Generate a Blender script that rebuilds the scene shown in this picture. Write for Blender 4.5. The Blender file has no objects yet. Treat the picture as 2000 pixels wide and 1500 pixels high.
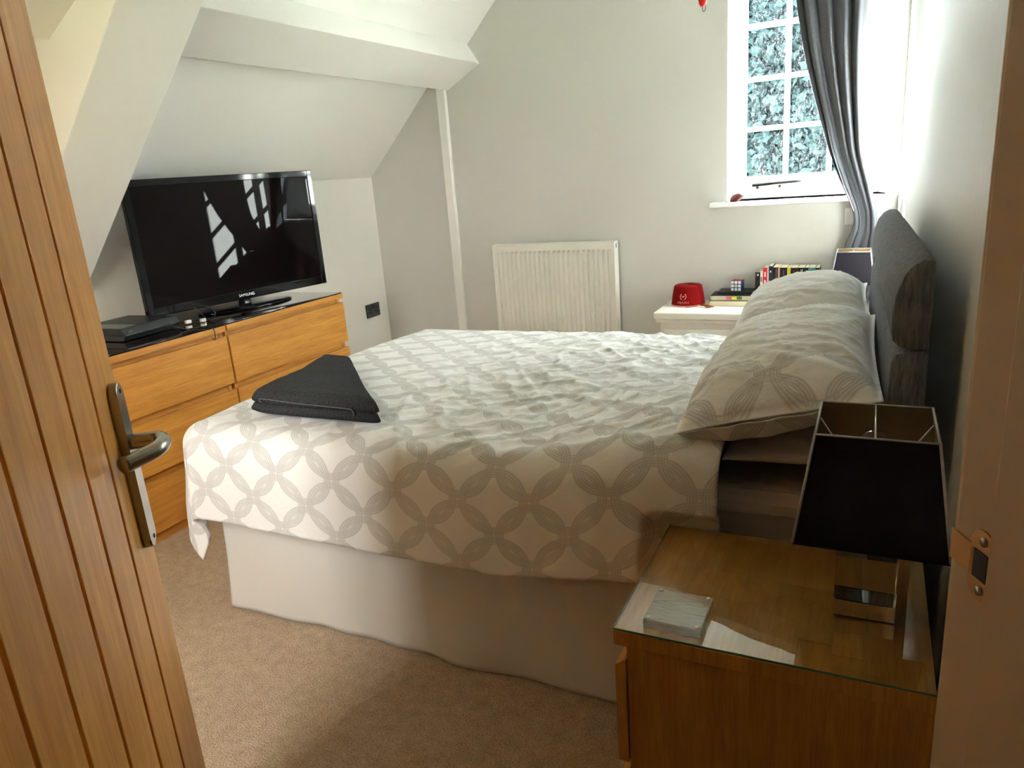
import bpy, bmesh, math, random
import numpy as np
from mathutils import Matrix, Vector

sc = bpy.context.scene
C = sc.collection
random.seed(4)

# ---------------------------------------------------------------- camera
FPX = 1420.141
yaw, pitch, roll, CAMH = 0.4699, 0.28, -0.0785, 1.3105
fw = Vector((-math.sin(yaw) * math.cos(pitch), math.cos(yaw) * math.cos(pitch), -math.sin(pitch)))
r0 = Vector((math.cos(yaw), math.sin(yaw), 0))
u0 = r0.cross(fw)
rr = math.cos(roll) * r0 + math.sin(roll) * u0
uu = -math.sin(roll) * r0 + math.cos(roll) * u0
cd = bpy.data.cameras.new('camera')
cd.sensor_fit = 'HORIZONTAL'
cd.sensor_width = 36.0
cd.lens = FPX / 2000.0 * 36.0
cd.clip_start = 0.02
cam = bpy.data.objects.new('camera', cd)
C.objects.link(cam)
cam.matrix_world = Matrix(((rr.x, uu.x, -fw.x, 0), (rr.y, uu.y, -fw.y, 0), (rr.z, uu.z, -fw.z, CAMH), (0, 0, 0, 1)))
sc.camera = cam

# ---------------------------------------------------------------- world, sun, portals, exposure
w = bpy.data.worlds.new('world')
sc.world = w
w.use_nodes = True
bgn = w.node_tree.nodes['Background']
bgn.inputs['Color'].default_value = (1.0, 0.97, 0.92, 1)
bgn.inputs['Strength'].default_value = 37.0

SUN_DIR = Vector((1, -1.1, -0.935)).normalized()
sd = bpy.data.lights.new('sun_offscreen', 'SUN')
sd.energy = 400.0
sd.angle = math.radians(0.53)
sd.color = (1.0, 0.95, 0.88)
so = bpy.data.objects.new('sun_offscreen', sd)
C.objects.link(so)
so.rotation_euler = SUN_DIR.to_track_quat('-Z', 'Y').to_euler()
so.location = (-6, 12, 8)

def portal(name, loc, direction, sx, sy):
    d = bpy.data.lights.new(name, 'AREA')
    d.shape = 'RECTANGLE'
    d.size, d.size_y = sx, sy
    d.cycles.is_portal = True
    o = bpy.data.objects.new(name, d)
    C.objects.link(o)
    o.location = loc
    o.rotation_euler = Vector(direction).to_track_quat('-Z', 'Y').to_euler()
portal('portal_window', (-0.33, 4.47, 1.69), (0, -1, 0), 0.82, 1.24)
WANG = math.radians(26.565)            # the door wall stands at an angle
WA = Vector((math.cos(WANG), math.sin(WANG), 0)); WB = Vector((-math.sin(WANG), math.cos(WANG), 0))
WJ = Vector((0.0707, 0.62, 0))         # room-side corner of the door jamb
pw_ = WJ + WA * -1.47 + WB * -0.16
portal('window_near_offscreen', (pw_.x, pw_.y, 1.42), tuple(WB), 0.66, 1.2)

sc.view_settings.view_transform = 'Standard'
sc.view_settings.look = 'None'
sc.view_settings.gamma = 1.0
sc.view_settings.use_curve_mapping = False
sc.view_settings.exposure = 0.68
sc.cycles.use_denoising = True
sc.cycles.max_bounces = 10
sc.cycles.diffuse_bounces = 6
sc.cycles.glossy_bounces = 5
sc.cycles.transmission_bounces = 8
sc.cycles.transparent_max_bounces = 16
sc.cycles.caustics_reflective = False
sc.cycles.caustics_refractive = False
sc.cycles.sample_clamp_indirect = 60.0

# ---------------------------------------------------------------- material helpers
class NT:
    def __init__(self, name):
        self.m = bpy.data.materials.new(name)
        self.m.use_nodes = True
        self.t = self.m.node_tree
        self.t.nodes.clear()
        self.out = self.t.nodes.new('ShaderNodeOutputMaterial')
    def n(self, typ, **kw):
        nd = self.t.nodes.new(typ)
        for k, v in kw.items():
            if k.startswith('i_'):
                key = k[2:]
                key = int(key) if key.isdigit() else key.replace('_', ' ')
                self.set(nd, key, v)
            else:
                setattr(nd, k, v)
        return nd
    def set(self, nd, key, v):
        if isinstance(v, bpy.types.NodeSocket):
            self.t.links.new(v, nd.inputs[key])
        else:
            nd.inputs[key].default_value = v
    def math(self, op, a, b=None, clamp=False):
        nd = self.t.nodes.new('ShaderNodeMath')
        nd.operation = op
        nd.use_clamp = clamp
        self.set(nd, 0, a)
        if b is not None:
            self.set(nd, 1, b)
        return nd.outputs[0]
    def mix(self, f, a, b):
        nd = self.t.nodes.new('ShaderNodeMix')
        nd.data_type = 'RGBA'
        self.set(nd, 0, f)
        self.set(nd, 6, a)
        self.set(nd, 7, b)
        return nd.outputs[2]
    def ramp(self, f, stops):
        nd = self.t.nodes.new('ShaderNodeValToRGB')
        cr = nd.color_ramp
        while len(cr.elements) < len(stops):
            cr.elements.new(0.5)
        for e, (p, c) in zip(cr.elements, stops):
            e.position = p
            e.color = c if len(c) == 4 else (*c, 1)
        self.set(nd, 0, f)
        return nd.outputs[0]
    def coord(self, kind='Object', scale=(1, 1, 1), rot=(0, 0, 0)):
        tc = self.t.nodes.new('ShaderNodeTexCoord')
        mp = self.t.nodes.new('ShaderNodeMapping')
        mp.inputs['Scale'].default_value = scale
        mp.inputs['Rotation'].default_value = rot
        self.t.links.new(tc.outputs[kind], mp.inputs[0])
        return mp.outputs[0]
    def noise(self, vec, scale=5, detail=3, rough=0.5, dist=0.0):
        nd = self.n('ShaderNodeTexNoise')
        nd.inputs['Scale'].default_value = scale
        nd.inputs['Detail'].default_value = detail
        nd.inputs['Roughness'].default_value = rough
        nd.inputs['Distortion'].default_value = dist
        self.t.links.new(vec, nd.inputs['Vector'])
        return nd.outputs[0]
    def bump(self, h, strength=0.3, dist=0.01):
        nd = self.n('ShaderNodeBump')
        nd.inputs['Strength'].default_value = strength
        nd.inputs['Distance'].default_value = dist
        self.set(nd, 'Height', h)
        return nd.outputs[0]
    def principled(self, color, rough=0.5, metal=0.0, normal=None, spec=0.5, **kw):
        p = self.n('ShaderNodeBsdfPrincipled')
        self.set(p, 'Base Color', color if isinstance(color, bpy.types.NodeSocket) else (*color, 1) if len(color) == 3 else color)
        self.set(p, 'Roughness', rough)
        self.set(p, 'Metallic', metal)
        self.set(p, 'Specular IOR Level', spec)
        if normal is not None:
            self.set(p, 'Normal', normal)
        for k, v in kw.items():
            self.set(p, k.replace('_', ' '), v)
        return p.outputs[0]
    def done(self, sh):
        self.t.links.new(sh, self.out.inputs[0])
        return self.m

def c4(c):
    return (*c, 1)

def plain(name, col, rough=0.5, metal=0.0, spec=0.5, var=0.06, vscale=8.0, bump=0.0, bscale=60.0):
    n = NT(name)
    v = n.coord('Object')
    f = n.noise(v, vscale, 3)
    col2 = tuple(max(0, c * (1 - 2 * var)) for c in col)
    colr = n.mix(f, c4(tuple(min(1, c * (1 + var)) for c in col)), c4(col2))
    nm = None
    if bump > 0:
        nm = n.bump(n.noise(v, bscale, 4), bump, 0.004)
    return n.done(n.principled(colr, rough, metal, nm, spec))

def wood(name, dark, light, stretch, scale=1.0, rough=0.38, spec=0.4, grain=0.5):
    n = NT(name)
    v = n.coord('Object', tuple(s * scale for s in stretch))
    big = n.noise(v, 1.6, 4, 0.55, 0.8)
    fine = n.noise(v, 9.0, 5, 0.7, 0.2)
    f = n.math('ADD', n.math('MULTIPLY', big, 1 - grain), n.math('MULTIPLY', fine, grain))
    col = n.ramp(f, [(0.32, dark), (0.68, light)])
    nm = n.bump(fine, 0.08, 0.002)
    return n.done(n.principled(col, rough, 0, nm, spec))

def wallmat(name, col, rough=0.6, spec=0.3, streak=False):
    n = NT(name)
    v = n.coord('Object')
    a = n.noise(v, 1.3, 4)
    colr = n.mix(a, c4(col), c4(tuple(c * 0.95 for c in col)))
    h = n.noise(v, 9, 5, 0.6)
    if streak:
        vs = n.coord('Object', (6, 6, 0.8))
        st = n.noise(vs, 5, 4, 0.6, 0.4)
        h = n.math('ADD', h, n.math('MULTIPLY', st, 1.6))
        nm = n.bump(h, 0.10, 0.008)
    else:
        nm = n.bump(h, 0.12, 0.006)
    return n.done(n.principled(colr, rough, 0, nm, spec))

M = {}
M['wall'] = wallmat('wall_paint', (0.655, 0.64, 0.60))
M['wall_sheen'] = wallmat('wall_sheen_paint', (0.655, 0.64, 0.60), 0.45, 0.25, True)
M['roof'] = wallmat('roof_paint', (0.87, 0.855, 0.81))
M['trim'] = plain('white_gloss_trim', (0.86, 0.85, 0.81), 0.3, 0, 0.5, 0.02)
M['frame_white'] = plain('window_white', (0.88, 0.88, 0.87), 0.35, 0, 0.5, 0.02)
M['radiator'] = plain('radiator_enamel', (0.84, 0.82, 0.76), 0.3, 0, 0.5, 0.02)
M['cabinet_white'] = plain('cabinet_cream', (0.85, 0.82, 0.75), 0.4, 0, 0.5, 0.03)
M['jamb'] = plain('jamb_paint', (0.64, 0.45, 0.27), 0.45, 0, 0.4, 0.04)
M['hall'] = plain('hall_paint', (0.62, 0.47, 0.30), 0.7, 0, 0.2, 0.04)

def carpet():
    n = NT('carpet')
    v = n.coord('Object')
    f = n.noise(v, 230, 3, 0.7)
    g = n.noise(v, 30, 4, 0.6)
    b = n.noise(v, 3, 3)
    k = n.math('ADD', n.math('MULTIPLY', f, 0.75), n.math('MULTIPLY', g, 0.25))
    col = n.ramp(k, [(0.34, (0.36, 0.24, 0.145)), (0.5, (0.68, 0.51, 0.36)), (0.66, (0.92, 0.76, 0.58))])
    col = n.mix(n.math('MULTIPLY', b, 0.28), col, c4((0.26, 0.19, 0.12)))
    nm = n.bump(k, 0.9, 0.012)
    return n.done(n.principled(col, 0.95, 0, nm, 0.1))
M['carpet'] = carpet()

OAKD, OAKL = (0.42, 0.165, 0.025), (0.70, 0.335, 0.065)
M['oak_y'] = wood('oak_veneer_along', OAKD, OAKL, (22, 1.6, 26))
M['oak_side'] = wood('oak_veneer_side', OAKD, OAKL, (2, 22, 22))
M['oak_edge'] = wood('oak_edge', OAKD, OAKL, (25, 1.5, 25))
M['oak_recess'] = wood('oak_recess', OAKD, OAKL, (25, 1.5, 25))
M['plinth'] = wood('oak_plinth', OAKD, OAKL, (20, 2, 20))
M['pine'] = wood('door_wood', (0.64, 0.235, 0.032), (0.92, 0.46, 0.10), (22, 22, 1.8), 1.0, 0.34, 0.45, 0.35)
M['groove'] = wood('door_groove_wood', (0.64, 0.235, 0.032), (0.92, 0.46, 0.10), (22, 22, 1.8), 1, 0.34, 0.45, 0.35)
M['red_wood'] = wood('nightstand_side_wood', OAKD, OAKL, (26, 26, 1.6), 1, 0.45)
M['ns_top'] = wood('nightstand_top_wood', OAKD, OAKL, (26, 2.0, 20), 1, 0.4)

def thin_glass(name, tint=(0.97, 0.99, 0.98), rough=0.0, boost=1.0, ior=1.5):
    n = NT(name)
    fr = n.n('ShaderNodeFresnel')
    fr.inputs['IOR'].default_value = ior
    tr = n.n('ShaderNodeBsdfTransparent')
    tr.inputs[0].default_value = c4(tint)
    gl = n.n('ShaderNodeBsdfGlossy')
    gl.inputs['Roughness'].default_value = rough
    mx = n.n('ShaderNodeMixShader')
    gm = n.n('ShaderNodeNewGeometry')
    front = n.math('SUBTRACT', 1.0, gm.outputs['Backfacing'])
    n.set(mx, 0, n.math('MULTIPLY', n.math('MULTIPLY', fr.outputs[0], front), boost, True))
    n.set(mx, 1, tr.outputs[0])
    n.set(mx, 2, gl.outputs[0])
    return n.done(mx.outputs[0])
M['sheet_glass'] = thin_glass('sheet_glass', (0.95, 0.97, 0.95), 0.01, 2.0)
M['smoked_glass'] = thin_glass('smoked_glass', (0.60, 0.55, 0.46), 0.01, 2.0)
M['bulb_glass'] = thin_glass('bulb_glass', (0.95, 0.95, 0.95), 0.0, 1.0)

def solid_glass(name, col, rough=0.0):
    n = NT(name)
    g = n.n('ShaderNodeBsdfGlass')
    g.inputs['Color'].default_value = c4(col)
    g.inputs['Roughness'].default_value = rough
    g.inputs['IOR'].default_value = 1.48
    return n.done(g.outputs[0])
M['crystal'] = solid_glass('crystal', (0.98, 0.98, 0.96))
M['glass_edge'] = plain('green_glass_edge', (0.10, 0.26, 0.17), 0.1, 0, 0.8, 0.05)

def film():
    n = NT('wrapped_glass')
    v = n.coord('Object', (6, 22, 20))
    h = n.noise(v, 2.2, 3, 0.5, 1.2)
    nm = n.bump(h, 0.22, 0.02)
    tr = n.n('ShaderNodeBsdfTransparent')
    tr.inputs[0].default_value = (0.93, 0.93, 0.90, 1)
    p = n.principled((0.95, 0.92, 0.84), 0.10, 0, nm, 1.0)
    lw = n.n('ShaderNodeLayerWeight')
    lw.inputs['Blend'].default_value = 0.35
    n.t.links.new(nm, lw.inputs['Normal'])
    mx = n.n('ShaderNodeMixShader')
    n.set(mx, 0, n.math('ADD', n.math('MULTIPLY', lw.outputs['Facing'], 0.5), 0.16, True))
    n.set(mx, 1, tr.outputs[0])
    n.set(mx, 2, p)
    return n.done(mx.outputs[0])
M['film'] = film()

def pane_mat():
    n = NT('wet_window_glass')
    v = n.coord('Object', (1, 1, 1))
    vs = n.coord('Object', (1.0, 1.0, 0.45))
    sp = n.noise(v, 210, 2, 0.6)
    sp2 = n.noise(vs, 85, 3, 0.6)
    big = n.noise(vs, 11, 3, 0.6)
    k = n.math('ADD', n.math('MULTIPLY', sp, 0.55), n.math('MULTIPLY', sp2, 0.45))
    k = n.math('ADD', k, n.math('MULTIPLY', big, 0.22))
    fac = n.ramp(k, [(0.58, (0.0, 0.0, 0.0)), (0.68, (0.03, 0.03, 0.03)), (0.80, (0.4, 0.4, 0.4))])
    tr = n.n('ShaderNodeBsdfTransparent')
    tr.inputs[0].default_value = (0.80, 0.86, 0.89, 1)
    tl = n.n('ShaderNodeBsdfTranslucent')
    tl.inputs[0].default_value = (0.045, 0.05, 0.055, 1)
    mx = n.n('ShaderNodeMixShader')
    n.set(mx, 0, fac)
    n.set(mx, 1, tr.outputs[0])
    n.set(mx, 2, tl.outputs[0])
    return n.done(mx.outputs[0])
M['pane'] = pane_mat()
M['dimming_pane'] = thin_glass('dimming_pane', (0.68, 0.69, 0.69), 0.0, 1.0)  # grey tint added to the unseen window's glass to weaken its daylight

M['black_gloss'] = plain('black_gloss', (0.005, 0.005, 0.006), 0.06, 0, 0.3, 0.0)
M['screen'] = plain('tv_screen', (0.005, 0.003, 0.003), 0.015, 0, 0.11, 0.0)
M['black_matt'] = plain('black_matt', (0.012, 0.012, 0.014), 0.5, 0, 0.4, 0.05)
M['console_grey'] = plain('console_charcoal', (0.02, 0.023, 0.028), 0.42, 0, 0.5, 0.05)
M['cable'] = plain('cable_black', (0.01, 0.01, 0.01), 0.45)
M['plug_white'] = plain('plug_white', (0.75, 0.74, 0.70), 0.4)
M['logo'] = plain('logo_silver', (0.85, 0.85, 0.85), 0.4, 0, 0.5, 0)
M['chrome'] = plain('chrome', (0.85, 0.85, 0.85), 0.04, 1.0, 0.5, 0)
M['steel'] = plain('brushed_steel', (0.60, 0.58, 0.55), 0.28, 1.0)
M['pewter'] = plain('dark_pewter', (0.36, 0.33, 0.30), 0.24, 1.0, 0.5, 0.15, 40)
M['brass'] = plain('worn_brass', (0.45, 0.24, 0.09), 0.35, 1.0, 0.5, 0.15, 30)
M['socket_black'] = plain('socket_black', (0.025, 0.025, 0.025), 0.35)
M['shade_black'] = plain('shade_fabric', (0.012, 0.010, 0.014), 0.9, 0, 0.1, 0.05)
M['shade_lining'] = plain('shade_lining_metallic', (0.45, 0.36, 0.22), 0.3, 0.85)
M['silver_trim'] = plain('silver_ribbon', (0.42, 0.42, 0.47), 0.5, 0.2)
M['filament'] = plain('amber_filament', (0.8, 0.35, 0.05), 0.4)
M['iron'] = plain('black_iron', (0.012, 0.012, 0.012), 0.4)
M['rust'] = plain('red_brown_stone', (0.16, 0.035, 0.025), 0.5, 0, 0.4, 0.4, 90, 0.4)
M['fez'] = plain('red_felt', (0.22, 0.002, 0.003), 0.85, 0, 0.15, 0.08, 30)
M['fez_mark'] = plain('pale_red_thread', (0.75, 0.28, 0.25), 0.7)
M['tassel'] = plain('amber_tassel', (0.32, 0.10, 0.015), 0.6, 0, 0.3, 0.3, 200)
M['red_plastic'] = plain('red_plastic', (0.85, 0.02, 0.01), 0.3)
M['paper'] = plain('book_pages', (0.75, 0.68, 0.52), 0.8, 0, 0.2, 0.1, 150)
M['white_card'] = plain('white_card', (0.8, 0.79, 0.76), 0.5)
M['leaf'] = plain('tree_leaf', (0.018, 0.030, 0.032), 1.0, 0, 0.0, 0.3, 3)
M['bark'] = plain('tree_bark', (0.10, 0.07, 0.05), 0.9)
M['lawn'] = plain('lawn', (0.07, 0.12, 0.04), 0.9)

def fabric(name, col, var=0.05, bscale=400, bump=0.25, fold=0.0, rough=0.9, sheen=0.2, stretch=(1, 1, 1), kind='Object', bdist=0.004):
    n = NT(name)
    v = n.coord(kind, stretch)
    a = n.noise(v, bscale, 3, 0.6)
    b = n.noise(v, 5, 3)
    colr = n.mix(a, c4(tuple(min(1, c * (1 + var)) for c in col)), c4(tuple(c * (1 - 2 * var) for c in col)))
    colr = n.mix(n.math('MULTIPLY', b, 0.12), colr, c4(tuple(c * 0.8 for c in col)))
    h = a
    if fold:
        h = n.math('ADD', a, n.math('MULTIPLY', n.noise(v, 14, 4, 0.6, 0.5), fold))
    nm = n.bump(h, bump, bdist)
    return n.done(n.principled(colr, rough, 0, nm, 0.15, Sheen_Weight=sheen))
M['curtain'] = fabric('curtain_grey', (0.135, 0.14, 0.16), 0.18, 260, 0.3, stretch=(1, 1, 0.6))
M['headboard'] = fabric('headboard_chenille', (0.23, 0.235, 0.262), 0.5, 70, 1.0, stretch=(2.2, 2.2, 0.3), sheen=0.15, bdist=0.012)
M['valance'] = fabric('valance_cotton', (0.66, 0.64, 0.60), 0.02, 500, 0.15)
M['taupe'] = fabric('taupe_cotton', (0.62, 0.52, 0.46), 0.03, 400, 0.15, 4.0)
M['towel'] = fabric('towel_terry', (0.055, 0.058, 0.062), 0.5, 170, 1.0, sheen=0.05, bdist=0.02)
M['towel_hem'] = fabric('towel_hem', (0.09, 0.10, 0.11), 0.1, 300, 0.3)

def ring_fabric(name, white=(0.83, 0.83, 0.82), ring=(0.53, 0.52, 0.505), border_only=False):
    """white cotton printed with interlocking rings of fine lines, laid out on the cloth's own UV (metres)"""
    n = NT(name)
    tc = n.n('ShaderNodeTexCoord')
    uv = tc.outputs['UV']
    A, B = 0.198, 0.168
    R, T = 0.0845, 0.0125
    tot = None
    for (ox, oy) in ((0, 0), (0, B), (A / 2, B / 2), (A / 2, 1.5 * B)):
        wr = n.n('ShaderNodeVectorMath', operation='WRAP')
        ad = n.n('ShaderNodeVectorMath', operation='ADD')
        n.set(ad, 0, uv)
        ad.inputs[1].default_value = (ox, oy, 0)
        n.set(wr, 0, ad.outputs[0])
        wr.inputs[1].default_value = (A / 2, B, 1)
        wr.inputs[2].default_value = (-A / 2, -B, -1)
        ln = n.n('ShaderNodeVectorMath', operation='LENGTH')
        ml = n.n('ShaderNodeVectorMath', operation='MULTIPLY')
        n.set(ml, 0, wr.outputs[0])
        ml.inputs[1].default_value = (1, A / B, 0)
        n.set(ln, 0, ml.outputs[0])
        d = n.math('SUBTRACT', ln.outputs['Value'], R)
        band = n.math('LESS_THAN', n.math('ABSOLUTE', d), T)
        st = n.math('SINE', n.math('MULTIPLY', d, 2 * math.pi / 0.0068))
        st = n.math('ADD', n.math('MULTIPLY', st, 0.28), 0.62)
        v = n.math('MULTIPLY', band, st)
        tot = v if tot is None else n.math('MAXIMUM', tot, v)
    if border_only:
        sp = n.n('ShaderNodeSeparateXYZ')
        n.set(sp, 0, uv)
        tot = n.math('MULTIPLY', tot, n.math('LESS_THAN', sp.outputs[1], border_only))
    col = n.mix(tot, c4(white), c4(ring))
    fine = n.noise(uv, 900, 2, 0.6)
    cr = n.noise(uv, 26, 5, 0.62, 1.2)
    h = n.math('ADD', n.math('MULTIPLY', fine, 0.06), cr)
    nm = n.bump(h, 0.22, 0.012)
    return n.done(n.principled(col, 0.85, 0, nm, 0.2, Sheen_Weight=0.15))
M['duvet'] = ring_fabric('duvet_ring_print')
M['pillowcase'] = ring_fabric('pillowcase_ring_print', border_only=0.15)
M['pillowcase_plain'] = ring_fabric('pillowcase_white', border_only=0.001)
M['pillow_under'] = fabric('pillowcase_plain', (0.70, 0.68, 0.65), 0.02, 400, 0.15)

# ---------------------------------------------------------------- object helpers
OFF = {}

def tag(o, label=None, cat=None, group=None, kind=None):
    if label: o['label'] = label
    if cat: o['category'] = cat
    if group: o['group'] = group
    if kind: o['kind'] = kind
    return o

def thing(name, label, cat, loc=(0, 0, 0), rotz=0.0, group=None, local=False, kind=None):
    o = bpy.data.objects.new(name, None)
    o.empty_display_size = 0.05
    C.objects.link(o)
    o.location = loc
    o.rotation_euler = (0, 0, rotz)
    OFF[o.name] = Vector((0, 0, 0)) if local else Vector(loc)
    return tag(o, label, cat, group, kind)

def link(name, me, mat, parent=None):
    o = bpy.data.objects.new(name, me)
    C.objects.link(o)
    if mat is not None and not me.materials:
        me.materials.append(M[mat] if isinstance(mat, str) else mat)
    if parent is not None:
        o.parent = parent
        off = OFF.get(parent.name, Vector((0, 0, 0)))
        if off.length > 0:
            me.transform(Matrix.Translation(-off))
        OFF[o.name] = off
    return o

def smooth(me, on=True):
    me.polygons.foreach_set('use_smooth', [on] * len(me.polygons))

def from_bm(name, bm, mat, parent=None, sm=False):
    bmesh.ops.recalc_face_normals(bm, faces=bm.faces)
    me = bpy.data.meshes.new(name)
    bm.to_mesh(me)
    bm.free()
    if sm:
        smooth(me)
    return link(name, me, mat, parent)

def bm_box(bm, a, b, bev=0.0, seg=2):
    a, b = Vector(a), Vector(b)
    res = bmesh.ops.create_cube(bm, size=1.0)
    vs = res['verts']
    ctr, sz = (a + b) / 2, b - a
    for v in vs:
        v.co = Vector((v.co.x * sz.x, v.co.y * sz.y, v.co.z * sz.z)) + ctr
    if bev > 0:
        es = list({e for v in vs for e in v.link_edges})
        bmesh.ops.bevel(bm, geom=es, offset=bev, segments=seg, affect='EDGES', profile=0.5)

def box(name, a, b, mat, parent=None, bev=0.0, seg=2):
    bm = bmesh.new()
    bm_box(bm, a, b, bev, seg)
    return from_bm(name, bm, mat, parent)

def boxes(name, lst, mat, parent=None, bev=0.0):
    bm = bmesh.new()
    for a, b in lst:
        bm_box(bm, a, b, bev)
    return from_bm(name, bm, mat, parent)

def prism(name, poly, axis, lo, hi, mat, parent=None, bev=0.0, sm=False):
    """extrude a 2-D polygon along an axis; poly coords are the two other axes in order"""
    bm = bmesh.new()
    def mk(p, t):
        if axis == 'x': return (t, p[0], p[1])
        if axis == 'y': return (p[0], t, p[1])
        return (p[0], p[1], t)
    v0 = [bm.verts.new(mk(p, lo)) for p in poly]
    v1 = [bm.verts.new(mk(p, hi)) for p in poly]
    bm.faces.new(v0)
    bm.faces.new(v1[::-1])
    n = len(poly)
    for i in range(n):
        bm.faces.new((v0[i], v0[(i + 1) % n], v1[(i + 1) % n], v1[i]))
    if bev > 0:
        bmesh.ops.bevel(bm, geom=list(bm.edges), offset=bev, segments=2, affect='EDGES', profile=0.5)
    return from_bm(name, bm, mat, parent, sm)

def bm_tube(bm, pts, rad, seg=10, cap=True):
    pts = [Vector(p) for p in pts]
    rad = rad if isinstance(rad, (list, tuple)) else [rad] * len(pts)
    rings = []
    prev = None
    for i, p in enumerate(pts):
        if i == 0: d = pts[1] - p
        elif i == len(pts) - 1: d = p - pts[i - 1]
        else: d = (pts[i + 1] - pts[i - 1])
        d.normalize()
        if prev is None:
            a = d.orthogonal().normalized()
        else:
            a = (prev - d * prev.dot(d)).normalized()
        prev = a
        b = d.cross(a)
        rings.append([bm.verts.new(p + (a * math.cos(2 * math.pi * k / seg) + b * math.sin(2 * math.pi * k / seg)) * rad[i]) for k in range(seg)])
    for q, s in zip(rings, rings[1:]):
        for k in range(seg):
            bm.faces.new((q[k], q[(k + 1) % seg], s[(k + 1) % seg], s[k]))
    if cap:
        bm.faces.new(rings[0][::-1])
        bm.faces.new(rings[-1])

def tube(name, pts, rad, mat, parent=None, seg=10):
    bm = bmesh.new()
    bm_tube(bm, pts, rad, seg)
    return from_bm(name, bm, mat, parent, True)

def smooth_path(pts, n=8):
    """Catmull-Rom"""
    P = [Vector(p) for p in pts]
    P = [P[0] * 2 - P[1]] + P + [P[-1] * 2 - P[-2]]
    out = []
    for i in range(1, len(P) - 2):
        for k in range(n):
            t = k / n
            a, b, c, d = P[i - 1], P[i], P[i + 1], P[i + 2]
            out.append(0.5 * ((2 * b) + (c - a) * t + (2 * a - 5 * b + 4 * c - d) * t * t + (-a + 3 * b - 3 * c + d) * t ** 3))
    out.append(P[-2])
    return out

def lathe(name, prof, ctr, mat, parent=None, seg=32, sm=True):
    bm = bmesh.new()
    rings = []
    for r, z in prof:
        rings.append([bm.verts.new((ctr[0] + r * math.cos(2 * math.pi * k / seg), ctr[1] + r * math.sin(2 * math.pi * k / seg), ctr[2] + z)) for k in range(seg)])
    for q, s in zip(rings, rings[1:]):
        for k in range(seg):
            bm.faces.new((q[k], q[(k + 1) % seg], s[(k + 1) % seg], s[k]))
    bm.faces.new(rings[0][::-1])
    bm.faces.new(rings[-1])
    return from_bm(name, bm, mat, parent, sm)

def grid(name, P, mat, parent=None, uv=None, sm=True, flip=False):
    """P: (n, m, 3) array -> quad grid"""
    n, m = P.shape[:2]
    verts = P.reshape(-1, 3)
    i = np.arange(n - 1)[:, None] * m + np.arange(m - 1)[None, :]
    f = np.stack([i, i + 1, i + m + 1, i + m], -1).reshape(-1, 4)
    if flip:
        f = f[:, ::-1]
    me = bpy.data.meshes.new(name)
    me.from_pydata(verts.tolist(), [], f.tolist())
    if uv is not None:
        U = uv.reshape(-1, 2)
        ul = me.uv_layers.new(name='UVMap')
        idx = np.empty(len(me.loops), dtype=np.int32)
        me.loops.foreach_get('vertex_index', idx)
        ul.data.foreach_set('uv', U[idx].astype(np.float32).ravel())
    me.update()
    if sm:
        smooth(me)
    return link(name, me, mat, parent)

_rng = np.random.RandomState(7)
_tab = _rng.rand(8, 64, 64)
def vnoise(x, y, s=0):
    x = np.asarray(x, float); y = np.asarray(y, float)
    xi = np.floor(x).astype(int); yi = np.floor(y).astype(int)
    fx = x - xi; fy = y - yi
    fx = fx * fx * fx * (fx * (6 * fx - 15) + 10); fy = fy * fy * fy * (fy * (6 * fy - 15) + 10)
    t = _tab[s % 8]
    a = t[xi % 64, yi % 64]; b = t[(xi + 1) % 64, yi % 64]
    c = t[xi % 64, (yi + 1) % 64]; d = t[(xi + 1) % 64, (yi + 1) % 64]
    return (a * (1 - fx) + b * fx) * (1 - fy) + (c * (1 - fx) + d * fx) * fy
def fbm(x, y, s=0, o=3):
    v = 0; a = 0.5
    for k in range(o):
        v = v + a * (vnoise(x * 2 ** k + 13.1 * k, y * 2 ** k + 7.7 * k, s + k) - 0.5)
        a *= 0.5
    return v
def ridged(x, y, s=0):
    n = vnoise(x, y, s)
    return (1 - np.abs(2 * n - 1)) ** 2
def sstep(a, b, x):
    t = np.clip((x - a) / (b - a), 0, 1)
    return t * t * (3 - 2 * t)

def struct(o):
    o['kind'] = 'structure'
    return o

def text_mesh(name, txt, size, mat, parent, matrix, extrude=0.0006):
    cu = bpy.data.curves.new(name, 'FONT')
    cu.body = txt
    cu.size = size
    cu.extrude = extrude
    cu.align_x = 'CENTER'
    cu.align_y = 'CENTER'
    tmp = bpy.data.objects.new(name + '_tmp', cu)
    C.objects.link(tmp)
    dg = bpy.context.evaluated_depsgraph_get()
    me = bpy.data.meshes.new_from_object(tmp.evaluated_get(dg))
    bpy.data.objects.remove(tmp)
    me.transform(matrix)
    me.materials.clear()
    me.name = name
    return link(name, me, mat, parent)

# ================================================================ THE ROOM
Y = 4.14            # window wall
XK = -3.03          # knee wall
def xr(y):          # headboard wall, a touch out of square
    return 0.19315 - 0.0225 * y

def wl(x, y, z=0.0):
    """door-wall coordinates (along the wall from the jamb, into the room, up) -> world"""
    p = WJ + WA * x + WB * y
    return (p.x, p.y, z)
def wall_empty(name):
    o = bpy.data.objects.new(name, None)
    o.empty_display_size = 0.05
    C.objects.link(o)
    o.location = WJ
    o.rotation_euler = (0, 0, WANG)
    o['kind'] = 'structure'
    OFF[o.name] = Vector((0, 0, 0))
    return o
def place_wall(o):
    o.location = WJ
    o.rotation_euler = (0, 0, WANG)
    return struct(o)
TW = 0.13           # thickness of the door wall

struct(box('floor', (-3.3, -2.6, -0.12), (1.3, 4.5, 0.0), 'carpet'))
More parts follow.
